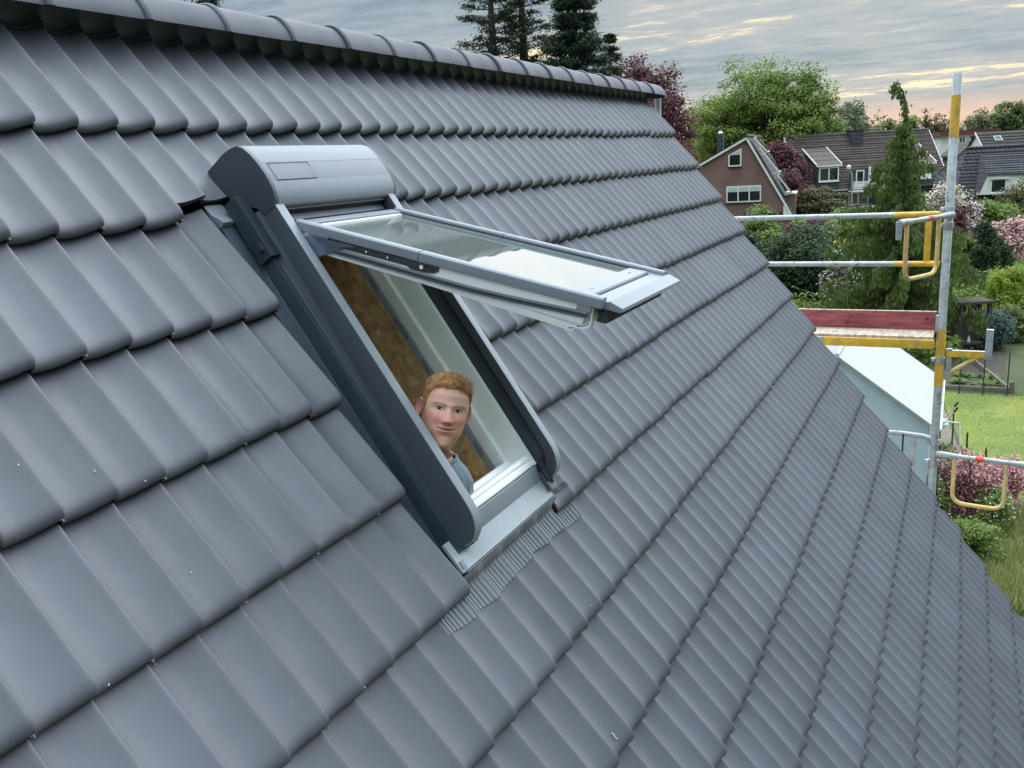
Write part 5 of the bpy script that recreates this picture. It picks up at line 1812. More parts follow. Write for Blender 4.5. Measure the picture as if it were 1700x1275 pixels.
def crown_points(center, rad, n, nclump, clump_r, top_sparse=0.0, squash=.8, seed=0, shell=.55, lump=.18):
    """points in clumps filling an uneven ellipsoid; returns points and clump centres"""
    r = np.random.default_rng(seed)
    d = r.normal(0, 1, (nclump, 3)); d /= np.linalg.norm(d, axis=1)[:, None]
    rr = shell + (1 - shell) * r.random(nclump) ** .6
    ph = r.uniform(0, 6.28, 6)
    az = np.arctan2(d[:, 1], d[:, 0])
    k = 1 + lump * np.sin(3 * az + ph[0]) * np.cos(2 * d[:, 2] * 2 + ph[1]) + lump * .8 * np.sin(5 * az + ph[2] + 3 * d[:, 2])
    C = np.array(center) + d * (rr * k)[:, None] * np.array(rad)
    w = r.uniform(.6, 1.35, nclump)
    if top_sparse:
        w *= np.where(d[:, 2] > .45, 1 - top_sparse, 1)
    w /= w.sum()
    idx = r.choice(nclump, n, p=w)
    q = r.normal(0, 1, (n, 3)); q /= np.linalg.norm(q, axis=1)[:, None]
    q *= (r.random(n) ** .45)[:, None]
    cr = clump_r * 1.5 * r.uniform(.55, 1.3, nclump)
    P = C[idx] + q * cr[idx][:, None] * np.array([1, 1, squash])
    loose = r.random(n) < .12
    P[loose] += r.normal(0, 1, (int(loose.sum()), 3)) * clump_r * .25
    nr = q.copy()
    return P, C, nr


def limbs(b, base, C, h0, r0, nlimb=14, seg=6, seed=0):
    r = random.Random(seed)
    base = Vector(base)
    cs = [Vector(c) for c in C]
    r.shuffle(cs)
    topz = max(c.z for c in cs)
    tp = [base, base + Vector((r.gauss(0, .05), r.gauss(0, .05), h0)), base + Vector((r.gauss(0, .2), r.gauss(0, .2), h0 + (topz - h0 - base.z) * .5)), base + Vector((r.gauss(0, .3), r.gauss(0, .3), (topz - base.z) * .92))]
    b.tube(tp, [r0, r0 * .75, r0 * .45, r0 * .12], 9)
    for c in cs[:nlimb]:
        f = r.uniform(.15, .8)
        st = tp[1] * (1 - f) + tp[2] * f
        if st.z > c.z: st = tp[1] * .7 + tp[2] * .3
        mid = st * .5 + c * .5 + Vector((r.gauss(0, .1), r.gauss(0, .1), (c - st).length * .1))
        b.tube([st, mid, c], [r0 * .32, r0 * .2, r0 * .05], seg, cap=False)


def plant(name, label, cat, base, height, width, n, leaf, mat, nclump=40, clump=.25, trunk=.15, trunk_h=.2, depth=None, group=None, seed=1, top_sparse=0.0, nlimb=14, upbias=.5, aspect=1.7, shell=.55, flowers=None, crown_name='crown', lump=.18, squash=.8, low=None):
    """tree or shrub: trunk part and crown part"""
    base = Vector(base)
    depth = depth or width
    lowz = trunk_h * height if low is None else low * height
    cz = base.z + (height + lowz) / 2
    rad = (depth / 2 * .86, width / 2 * .86, (height - lowz) / 2 * .9)
    t = empty(name, base, label=label, cat=cat, group=group)
    P, C, nr = crown_points((0, 0, cz - base.z), rad, n, nclump, clump * min(width, height), top_sparse, squash, seed, shell, lump)
    P[:, 2] = np.maximum(P[:, 2], .03)
    o = leaves_obj(crown_name, leaf_quads(P, leaf, upbias, aspect, nrm=nr), mat, t)
    b = MB(); limbs(b, (0, 0, 0), C, max(.1, trunk_h * height * 1.1), trunk, nlimb, seed=seed)
    b.build('trunk', M['bark'], t, smooth=60, recalc=False)
    if flowers:
        fm, fn, fs = flowers
        r = np.random.default_rng(seed + 5)
        sel = r.choice(len(P), fn)
        FP = P[sel] + nr[sel] * .04 + r.normal(0, .03, (fn, 3))
        leaves_obj('blossom', leaf_quads(FP, fs, .7, 1.15, nrm=nr[sel]), fm, t)
    return t


L_ = lambda n, a, b, s=.8, t=.35: leaf_mat(n, a, b, s, t)
LM = {
    'beech': L_('beech_leaves', (.075, .13, .02), (.19, .25, .055), .35),
    'copper': L_('copper_leaves', (.065, .024, .03), (.16, .065, .07), .5),
    'dark': L_('dark_evergreen_leaves', (.016, .036, .015), (.05, .085, .033), .9, .2),
    'spruce': L_('spruce_needles', (.02, .042, .03), (.055, .085, .055), .5, .15),
    'pine': L_('pine_needles', (.022, .04, .028), (.06, .085, .05), .5, .15),
    'nootka': L_('weeping_sprays', (.055, .095, .028), (.15, .20, .06), .9, .3),
    'mid': L_('mid_green_leaves', (.085, .14, .03), (.19, .255, .062), .6),
    'fresh': L_('fresh_green_leaves', (.17, .25, .03), (.32, .40, .07), 1.5),
    'lime': L_('lime_conifer_sprays', (.12, .19, .015), (.27, .34, .04), 1.6),
    'olive': L_('olive_leaves', (.06, .07, .025), (.13, .125, .055), .8),
    'yellow': L_('yellow_leaves', (.42, .36, .015), (.68, .58, .03), 1.4),
    'blue': L_('blue_green_needles', (.03, .06, .055), (.075, .12, .105), 1.2, .2),
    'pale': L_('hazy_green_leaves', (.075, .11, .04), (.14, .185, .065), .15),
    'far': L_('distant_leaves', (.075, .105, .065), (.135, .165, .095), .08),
    'white_fl': L_('white_blossom', (.66, .63, .62), (.85, .83, .80), 2, .3),
    'pink_fl': L_('pink_blossom', (.52, .16, .26), (.78, .38, .46), 3, .3),
    'palepink_fl': L_('pale_pink_blossom', (.60, .32, .40), (.80, .55, .60), 3, .3),
    'mag_fl': L_('white_pink_blossom', (.58, .47, .47), (.78, .70, .69), 2, .3),
    'dry': L_('dry_grass_blades', (.28, .26, .11), (.55, .50, .26), 2, .3),
    'twig': surf('grey_twigs', (.11, .095, .08), .9),
}


def base_at(px, D):
    p = at_depth(px, 300, D)
    return Vector((p.x, p.y, 0))


def top_z(px, py, D):
    return at_depth(px, py, D).z


def P_(name, label, cat, px, pytop, D, wpx, n, leaf, mat, **kw):
    b = base_at(px, D)
    return plant(name, label, cat, b, top_z(px, pytop, D), wpx * D / FPX, n, leaf, mat, **kw)


def big_trees():
    P_('beech_tree', 'large domed green beech tree rising behind the brick house', 'tree', 1268, 92, 82, 250, 105000, .15, LM['beech'], nclump=330, clump=.066, trunk=.55, trunk_h=.12, seed=11, top_sparse=.55, nlimb=80, lump=.16, shell=.45, squash=.55)
    P_('copper_beech', 'tall dark purple copper beech beyond the far end of the ridge', 'tree', 1068, 78, 46, 190, 60000, .10, LM['copper'], nclump=240, clump=.10, trunk=.35, trunk_h=.15, seed=12, nlimb=50, lump=.15, shell=.4, squash=.6)
    P_('copper_beech', 'round purple leaved tree between brick house and row house', 'tree', 1296, 226, 72, 78, 14000, .15, LM['copper'], nclump=60, clump=.15, trunk=.25, trunk_h=.12, seed=13)
    P_('purple_shrub', 'low purple leaved tree in front of the row house left corner', 'tree', 1322, 288, 64, 62, 7000, .13, LM['copper'], nclump=34, clump=.2, trunk=.15, trunk_h=.1, seed=14)
    # trees along the horizon
    P_('broadleaf_tree', 'green tree leaning on the left flank of the great beech', 'tree', 1190, 158, 95, 120, 14000, .25, LM['beech'], nclump=80, clump=.12, trunk=.4, seed=20)
    P_('broadleaf_tree', 'hazy green tree at the right foot of the great beech', 'tree', 1362, 178, 100, 110, 13000, .25, LM['pale'], nclump=70, clump=.13, trunk=.4, seed=21)
    P_('pointed_tree', 'hazy dark tree with pointed top above the row house chimney', 'tree', 1408, 160, 118, 58, 9000, .27, LM['far'], nclump=80, clump=.14, trunk=.4, seed=22, top_sparse=.5, shell=.3)
    P_('broadleaf_tree', 'broad hazy tree behind the left half of the row house roof', 'tree', 1412, 190, 112, 90, 12000, .27, LM['far'], nclump=60, clump=.15, trunk=.4, seed=23)
    P_('broadleaf_tree', 'light green tree behind the row house near the weeping conifer', 'tree', 1460, 200, 105, 70, 8000, .25, LM['pale'], nclump=44, clump=.16, trunk=.35, seed=24)
    P_('broadleaf_tree', 'yellow green tree just right of the weeping conifer top', 'tree', 1502, 194, 100, 60, 8000, .25, LM['beech'], nclump=44, clump=.16, trunk=.35, seed=25)
    for i, (px, py, w, lab) in enumerate(((1535, 176, 46, 'thin bare twigged tree left of the scaffold pole top'), (1560, 176, 44, 'thin bare twigged tree close beside the scaffold pole top'), (1618, 186, 50, 'thin leafing tree right of the scaffold pole top'))):
        P_('bare_tree', lab, 'tree', px, py, 120, w, 1500 if i < 2 else 4000, .2, LM['olive'], nclump=150, clump=.09, trunk=.25, trunk_h=.25, seed=30 + i, nlimb=150, shell=.2)
    P_('broadleaf_tree', 'hazy green tree behind the white flat roofed block', 'tree', 1632, 192, 125, 90, 11000, .28, LM['pale'], nclump=60, clump=.15, trunk=.35, seed=34)
    P_('broadleaf_tree', 'open crowned light tree at the far right skyline', 'tree', 1676, 163, 118, 86, 7500, .25, LM['pale'], nclump=110, clump=.085, trunk=.35, trunk_h=.3, seed=35, nlimb=100, shell=.35)
    P_('broadleaf_tree', 'low green tree under the open crowned one at far right', 'tree', 1692, 196, 125, 100, 11000, .28, LM['pale'], nclump=60, clump=.15, trunk=.35, seed=36)
    # far wood closing the horizon
    V = []
    r = np.random.default_rng(3)
    for i in range(95):
        D = r.uniform(135, 190); px = r.uniform(980, 1900)
        b = base_at(px, D); h = r.uniform(7, 11.0)
        P, C, nr = crown_points((b.x, b.y, h * .55), (3.6, 3.6, h * .46), 620, 16, 1.5, 0, .8, 100 + i)
        V.append(leaf_quads(P, .5, .5, 1.5, nrm=nr))
    for i in range(60):  # unseen trees added beside the house to darken the tile noses
        b = Vector((r.uniform(-34, 2), r.uniform(-21, -15), 0)); h = r.uniform(12, 16)
        P, C, nr = crown_points((b.x, b.y, h * .52), (2.4, 2.4, h * .5), 900, 18, 1.2, 0, .9, 500 + i)
        V.append(leaf_quads(P, .45, .5, 1.5, nrm=nr))
    tag(leaves_obj('far_wood_and_shade_belt', np.concatenate(V), LM['far']), 'distant belt of hazy trees along the horizon, with unseen added trees shading the roof', 'wood', kind='stuff')


def conifer(name, label, px, pytop, D, wpx, mat, seed, kind='spruce', levels=26, bare=0.0):
    base = base_at(px, D); h = top_z(px, pytop, D); w = wpx * D / FPX
    r = random.Random(seed); nr = np.random.default_rng(seed)
    t = empty(name, base, label=label, cat='tree')
    tb = MB(); tb.tube([(0, 0, 0), (r.gauss(0, .05), r.gauss(0, .05), h * .5), (0, 0, h)], [.03 * h * .6, .014 * h, .01], 8)
    Pts, Dirs = [], []
    for l in range(levels):
        f = (l + r.uniform(-.45, .45)) / (levels - 1)
        f = min(max(f, 0), 1)
        z = h * (.12 + .87 * f)
        if kind == 'spruce':
            ln = w / 2 * (1 - f) ** .58 * r.uniform(.8, 1.1) + .12
        else:
            ln = w / 2 * (1 - f ** 2.2) * r.uniform(.45, 1.15) + .25
        nbr = 7 if kind == 'spruce' else 3
        a0 = r.uniform(0, 6.28)
        for k in range(nbr):
            a = a0 + 6.283 * k / nbr + r.gauss(0, .25)
            L = ln * r.uniform(.7, 1.1)
            rise = (.25 if kind == 'pine' else .05) * L
            d = Vector((math.cos(a), math.sin(a), 0))
            p0 = Vector((0, 0, z)); p1 = p0 + d * L * .55 + Vector((0, 0, rise * .4)); p2 = p0 + d * L + Vector((0, 0, rise - (.12 * L if kind == 'spruce' else 0)))
            tb.tube([p0, p1, p2], [.02 + .006 * h * (1 - f) * .5, .015, .006], 5, cap=False)
            m = int(70 + 150 * L) if kind == 'spruce' else int(60 + 190 * L)
            tt = nr.random(m) ** (.7 if kind == 'spruce' else .55)
            if kind == 'pine': tt = .35 + .65 * tt
            q = np.array(p0)[None] * (1 - tt)[:, None] + np.array(p2)[None] * tt[:, None]
            spread = .11 * L + .10
            q += nr.normal(0, 1, (m, 3)) * np.array([spread, spread, spread * (.35 if kind == 'spruce' else .28)]) * (.35 + .65 * np.sin(np.pi * np.minimum(1, tt * .8 + .1)))[:, None]
            if kind == 'spruce': q[:, 2] -= nr.random(m) * .10 * L
            Pts.append(q)
            dd = np.array(d)[None] + nr.normal(0, .5, (m, 3)); Dirs.append(dd / np.linalg.norm(dd, axis=1)[:, None])
    P = np.concatenate(Pts); Dd = np.concatenate(Dirs)
    s = nr.uniform(.10, .20, len(P))[:, None] * (1.15 if kind == 'spruce' else 1.0)
    up = nr.normal(0, .4, (len(P), 3)) + np.array([0, 0, 1.0])
    sd = np.cross(Dd, up); sd /= np.linalg.norm(sd, axis=1)[:, None]
    V = np.stack([P - Dd * s * .5, P + sd * s * .16, P + Dd * s * .6, P - sd * s * .16], 1)
    leaves_obj('crown', V, mat, t)
    tb.build('trunk', M['bark'], t, smooth=60, recalc=False)


def conifers():
    conifer('pine_tree', 'open branched pine standing left of the two behind the ridge', 832, -150, 38, 165, LM['pine'], 41, 'pine', 46)
    conifer('pine_tree', 'open branched pine next to the dark spruce behind the ridge', 880, -170, 39, 135, LM['pine'], 42, 'pine', 48)
    conifer('spruce_tree', 'dense dark blue-green spruce behind the middle of the ridge', 964, -62, 37, 215, LM['spruce'], 43, 'spruce', 58)
    conifer('spruce_tree', 'small dark spruce between the tall spruce and copper beech', 1018, 62, 40, 95, LM['spruce'], 44, 'spruce', 44)
    conifer('pine_tree', 'pine whose tip shows over the ridge at the top left', 328, -110, 36, 110, LM['pine'], 45, 'pine', 42)
    conifer('pine_tree', 'second pine tip over the ridge just right of the first', 388, -75, 37, 80, LM['pine'], 46, 'pine', 40)


def nootka():
    D = 32
    base = base_at(1500, D); h = top_z(1500, 210, D)
    t = empty('weeping_cypress', base, label='tall weeping conifer with bent tip and hanging curtains behind the scaffold', cat='tree')
    r = random.Random(5); nr = np.random.default_rng(5)
    tb = MB()
    k = D / FPX
    side = Vector((RIGHT.x, RIGHT.y, 0)).normalized()
    # leader bends to the left at its tip
    tip = [Vector((0, 0, h * .5)), Vector((0, 0, h)), side * (-2 * k) + Vector((0, 0, h + 30 * k)), side * (-8 * k) + Vector((0, 0, h + 55 * k)), side * (-20 * k) + Vector((0, 0, h + 70 * k)), side * (-27 * k) + Vector((0, 0, h + 64 * k))]
    tb.tube([Vector((0, 0, 0))] + tip, [.22, .12, .05, .035, .025, .015, .008], 8)
    P, Ln, Wd = [], [], []
    def curtain(p0, p1, p2, dens, hang):
        m = int(dens)
        tt = nr.random(m)
        a, b, c = (np.array(q) for q in (p0, p1, p2))
        q = a[None] * ((1 - tt) ** 2)[:, None] + b[None] * (2 * tt * (1 - tt))[:, None] + c[None] * (tt ** 2)[:, None]
        q += nr.normal(0, .05, (m, 3))
        drop = nr.random(m) ** 1.2 * hang * (.5 + .5 * np.sin(np.pi * np.minimum(tt + .15, 1)))
        q[:, 2] -= drop
        P.append(q); Ln.append(nr.uniform(.10, .24, m) * (.6 + .5 * hang)); Wd.append(nr.uniform(.025, .05, m))
    nl = 21
    for l in range(nl):
        f = l / (nl - 1)
        z = h * (.06 + .94 * f)
        ln = float(np.interp(f, [0, .24, .5, .74, .895, 1], [2.4, 2.3, 1.95, 1.08, .8, .25])) * r.uniform(.7, 1.12)
        nb = 7 if f < .7 else 5
        a0 = r.uniform(0, 6.28)
        for b_ in range(nb):
            a = a0 + 6.283 * b_ / nb + r.gauss(0, .3)
            L = ln * r.uniform(.5, 1.5) * 1.12
            d = Vector((math.cos(a), math.sin(a), 0))
            p0 = Vector((0, 0, z)); p1 = p0 + d * L * .5 + Vector((0, 0, .04 * L)); p2 = p0 + d * L + Vector((0, 0, -.22 * L + (.12 * L if r.random() < .5 else 0)))
            tb.tube([p0, p0 * .5 + p1 * .5, p1 * .6 + p2 * .4, p2], [.035 * (1 - f) + .012, .02, .012, .006], 5, cap=False)
            curtain(p0, p1, p2, 60 + 215 * L, .16 + .34 * L)
    for i in range(len(tip) - 1):
        curtain(tip[i], tip[i] * .5 + tip[i + 1] * .5, tip[i + 1], 900 if i == 0 else 80, .45 if i < 3 else .42)
        if i in (1, 2):
            curtain(tip[i] + side * .08, tip[i], tip[i + 1] - side * .05, 70, .45)
    P = np.concatenate(P); Ln = np.concatenate(Ln)[:, None]; Wd = np.concatenate(Wd)[:, None]
    keep = P[:, 2] > .05
    P, Ln, Wd = P[keep], Ln[keep], Wd[keep]
    n = len(P)
    dn = np.array([0, 0, -1.0])[None] + nr.normal(0, .22, (n, 3)); dn /= np.linalg.norm(dn, axis=1)[:, None]
    sd = np.cross(dn, rand_dirs(n)); sd /= np.linalg.norm(sd, axis=1)[:, None]
    V = np.stack([P, P + dn * Ln * .45 + sd * Wd, P + dn * Ln, P + dn * Ln * .5 - sd * Wd], 1)
    leaves_obj('crown', V, LM['nootka'], t)
    tb.build('trunk', M['bark'], t, smooth=60, recalc=False)


def shrubs():
    S = lambda *a, **k: P_(*a, **k)
    S('evergreen_shrub', 'large dark evergreen bush behind the middle guard rail', 'bush', 1335, 384, 40, 150, 34000, .085, LM['dark'], nclump=120, clump=.14, trunk=.15, trunk_h=.03, seed=51, depth=3.2)
    S('young_tree', 'bright yellow green young tree over the dark evergreen bush', 'tree', 1340, 358, 44, 46, 3200, .11, LM['fresh'], nclump=34, clump=.16, trunk=.07, trunk_h=.1, seed=52, shell=.3)
    S('purple_bush', 'dark purple bush behind the yellow green young tree', 'bush', 1352, 352, 50, 78, 6500, .12, LM['copper'], nclump=36, clump=.18, trunk=.1, trunk_h=.05, seed=53)
    S('yellow_bush', 'bright yellow bush below the top guard rail', 'bush', 1408, 386, 42, 52, 5200, .085, LM['yellow'], nclump=30, clump=.2, trunk=.07, trunk_h=.05, seed=54, depth=1.2)
    S('blossom_shrub', 'white blossoming shrub behind the second guard rail', 'bush', 1402, 414, 37, 58, 5200, .07, LM['olive'], nclump=50, clump=.15, trunk=.07, trunk_h=.05, seed=55, flowers=(LM['white_fl'], 3600, .085))
    S('green_shrub', 'mid green hedge bush behind the yellow bush', 'bush', 1395, 358, 52, 130, 15000, .12, LM['mid'], nclump=60, clump=.15, trunk=.1, trunk_h=.03, seed=56)
    S('blossom_shrub', 'small creamy flowering shrub beside the purple bush', 'bush', 1384, 372, 46, 50, 3500, .10, LM['mid'], nclump=26, clump=.2, trunk=.06, trunk_h=.05, seed=57, flowers=(LM['mag_fl'], 500, .10))
    S('green_shrub', 'light green shrub in front of the brick house ground floor', 'bush', 1262, 352, 52, 72, 9000, .11, LM['mid'], nclump=44, clump=.17, trunk=.08, trunk_h=.03, seed=58, shell=.4)
    S('green_shrub', 'green shrub against the roof verge under the top rail', 'bush', 1272, 384, 46, 66, 8000, .10, LM['beech'], nclump=44, clump=.17, trunk=.08, trunk_h=.03, seed=59, shell=.4)
    S('dark_shrub', 'dark shrub hugging the roof verge above the second rail', 'bush', 1246, 372, 44, 40, 5200, .09, LM['dark'], nclump=30, clump=.2, trunk=.08, trunk_h=.03, seed=60)
    S('spreading_tree', 'flat spreading brown green tree in front of the row house', 'tree', 1362, 306, 62, 92, 13000, .12, LM['olive'], nclump=90, clump=.10, trunk=.18, trunk_h=.3, seed=61, squash=.4, nlimb=40)
    S('green_shrub', 'soft green shrub right under the spreading brown green tree', 'bush', 1405, 350, 57, 80, 8000, .12, LM['mid'], nclump=40, clump=.17, trunk=.08, trunk_h=.03, seed=62)
    S('magnolia', 'pale pink white blossoming tree left of the scaffold pole', 'tree', 1566, 300, 50, 74, 4200, .09, LM['mid'], nclump=80, clump=.12, trunk=.14, trunk_h=.15, seed=63, flowers=(LM['mag_fl'], 5200, .12), nlimb=60)
    S('magnolia', 'pale blossoming tree right of the pole below the grey house', 'tree', 1606, 318, 51, 58, 2600, .09, LM['olive'], nclump=70, clump=.12, trunk=.12, trunk_h=.15, seed=64, flowers=(LM['mag_fl'], 3600, .12), nlimb=60)
    S('purple_bush', 'small dark red bush right of the scaffold coupler', 'bush', 1602, 346, 47, 42, 3800, .10, LM['copper'], nclump=26, clump=.2, trunk=.06, trunk_h=.05, seed=65)
    S('green_shrub', 'dense green shrub under the grey house dormer', 'bush', 1652, 324, 52, 86, 12000, .11, LM['mid'], nclump=50, clump=.16, trunk=.1, trunk_h=.03, seed=66)
    S('olive_tree', 'grey green tree at the right edge below the dormer', 'tree', 1690, 296, 54, 72, 8000, .10, LM['olive'], nclump=70, clump=.13, trunk=.12, trunk_h=.1, seed=67, shell=.35, nlimb=50)
    S('pink_cherry', 'pink blossoming cherry tree at the right edge', 'tree', 1694, 362, 47, 68, 2200, .09, LM['mid'], nclump=60, clump=.14, trunk=.12, trunk_h=.3, seed=68, flowers=(LM['palepink_fl'], 6000, .10))
    S('green_shrub', 'green shrub wedged between weeping conifer and dark yew', 'bush', 1618, 384, 41, 46, 5200, .09, LM['mid'], nclump=30, clump=.2, trunk=.07, trunk_h=.03, seed=69)
    S('yew_column', 'tall dark columnar yew, the larger of the pair', 'tree', 1643, 362, 40, 46, 17000, .065, LM['dark'], nclump=110, clump=.16, trunk=.1, trunk_h=.02, seed=70, lump=.06, shell=.5, upbias=.1)
    S('yew_column', 'shorter dark columnar yew right of the larger one', 'tree', 1672, 392, 40.6, 34, 11000, .065, LM['dark'], nclump=80, clump=.17, trunk=.08, trunk_h=.02, seed=71, lump=.06, shell=.5, upbias=.1)
    S('lime_conifer', 'rounded bright lime green conifer bush at the right edge', 'bush', 1696, 449, 34.5, 88, 26000, .05, LM['lime'], nclump=130, clump=.12, trunk=.08, trunk_h=.02, seed=72, lump=.05, shell=.7, upbias=.2)
    S('golden_bush', 'low golden green bush below the lime conifer', 'bush', 1692, 520, 32.0, 56, 6000, .05, LM['olive'], nclump=40, clump=.18, trunk=.05, trunk_h=.02, seed=73, flowers=(LM['fresh'], 1500, .05))
    S('blue_conifer', 'blue green spreading conifer behind the wire fence', 'bush', 1660, 524, 31.0, 72, 12000, .055, LM['blue'], nclump=60, clump=.16, trunk=.05, trunk_h=.02, seed=74)
    # foreground garden by the house
    S('flowering_currant', 'pink flowering shrub behind the lower scaffold loop', 'bush', 1645, 786, 16.4, 130, 4600, .032, LM['olive'], nclump=120, clump=.13, trunk=.03, trunk_h=.05, seed=75, flowers=(LM['pink_fl'], 7500, .032), nlimb=90, shell=.3, depth=1.4)
    S('flowering_currant', 'pink flowering shrub cut by the right edge of the picture', 'bush', 1716, 792, 17.0, 70, 2600, .032, LM['olive'], nclump=70, clump=.15, trunk=.03, trunk_h=.05, seed=76, flowers=(LM['pink_fl'], 5000, .034), nlimb=60, shell=.3, depth=1.2)
    S('daisy_plant', 'green plant with small white flowers inside the lower loop', 'plant', 1604, 812, 16.6, 56, 2000, .04, LM['mid'], nclump=40, clump=.2, trunk=.01, trunk_h=.02, seed=77, flowers=(LM['white_fl'], 260, .034), depth=.9)
    S('daisy_plant', 'green plant with white flowers beside the roof verge', 'plant', 1585, 836, 16.0, 50, 2200, .04, LM['mid'], nclump=40, clump=.2, trunk=.01, trunk_h=.02, seed=78, flowers=(LM['white_fl'], 240, .034), depth=.9)
    S('daisy_plant', 'green plant with white flowers at the lower right edge', 'plant', 1694, 862, 15.6, 60, 2600, .04, LM['mid'], nclump=40, clump=.2, trunk=.01, trunk_h=.02, seed=79, flowers=(LM['white_fl'], 240, .034), depth=.9)
    S('leafy_plant', 'low green leafy plant beneath the pink shrub', 'plant', 1650, 925, 14.6, 110, 4200, .045, LM['mid'], nclump=50, clump=.18, trunk=.01, trunk_h=.02, seed=80, depth=.9)
    # the slim sapling stem near the verge
    b = base_at(1648, 15.6)
    t = empty('sapling', b, label='slim bare sapling stem rising from the flower bed', cat='tree')
    mb = MB(); mb.tube([(0, 0, 0), (.02, 0, .8), (0, .02, 1.5)], [.02, .017, .012], 8)
    for i in range(7):
        a = i * 2.3; z = .9 + i * .09
        mb.tube([(0, 0, z), (.18 * math.cos(a), .18 * math.sin(a), z + .22), (.3 * math.cos(a), .3 * math.sin(a), z + .5)], [.009, .006, .003], 5, cap=False)
    mb.build('trunk', M['bark'], t, smooth=60, recalc=False)


def masses():
    """uncountable ground cover"""
    r = np.random.default_rng(9)
    V = []
    for i in range(170):
        D = r.uniform(29, 58); px = r.uniform(1150, 1800)
        b = base_at(px, D)
        if 20 < b.x < 30 and b.y < -1.9: continue
        h = r.uniform(.6, 1.8)
        P, C, nr = crown_points((b.x, b.y, h * .45), (r.uniform(.8, 1.6), r.uniform(.8, 1.6), h * .55), 700, 16, .45, 0, .8, 300 + i)
        P[:, 2] = np.maximum(P[:, 2], .03)
        V.append(leaf_quads(P, .12, .5, 1.6, nrm=nr))
    tag(leaves_obj('undergrowth', np.concatenate(V), LM['mid']), 'mixed green undergrowth filling the gardens between the houses', 'undergrowth', kind='stuff')
    # dry and green grass below the verge
    n = 14000
    px = r.uniform(1560, 1790, n); D = r.uniform(12.6, 16.5, n)
    base = np.array([[*base_at(a, d)] for a, d in zip(px, D)])
    h = r.uniform(.12, .38, n); a = r.uniform(0, 6.28, n); w = r.uniform(.005, .011, n)
    ln = r.normal(0, .11, (n, 2))
    V3 = np.zeros((n, 3, 3))
    V3[:, 0] = base + np.stack([-w * np.cos(a), -w * np.sin(a), 0 * a], 1)
    V3[:, 1] = base + np.stack([w * np.cos(a), w * np.sin(a), 0 * a], 1)
    V3[:, 2] = base + np.stack([ln[:, 0], ln[:, 1], h], 1)
    dry = r.random(n) < .35
    tag(leaves_obj('long_grass', V3[dry], LM['dry']), 'dry straw coloured long grass below the roof verge', 'grass', kind='stuff')
    tag(leaves_obj('meadow_grass', V3[~dry], LM['mid']), 'green long grass below the roof verge', 'grass', kind='stuff')


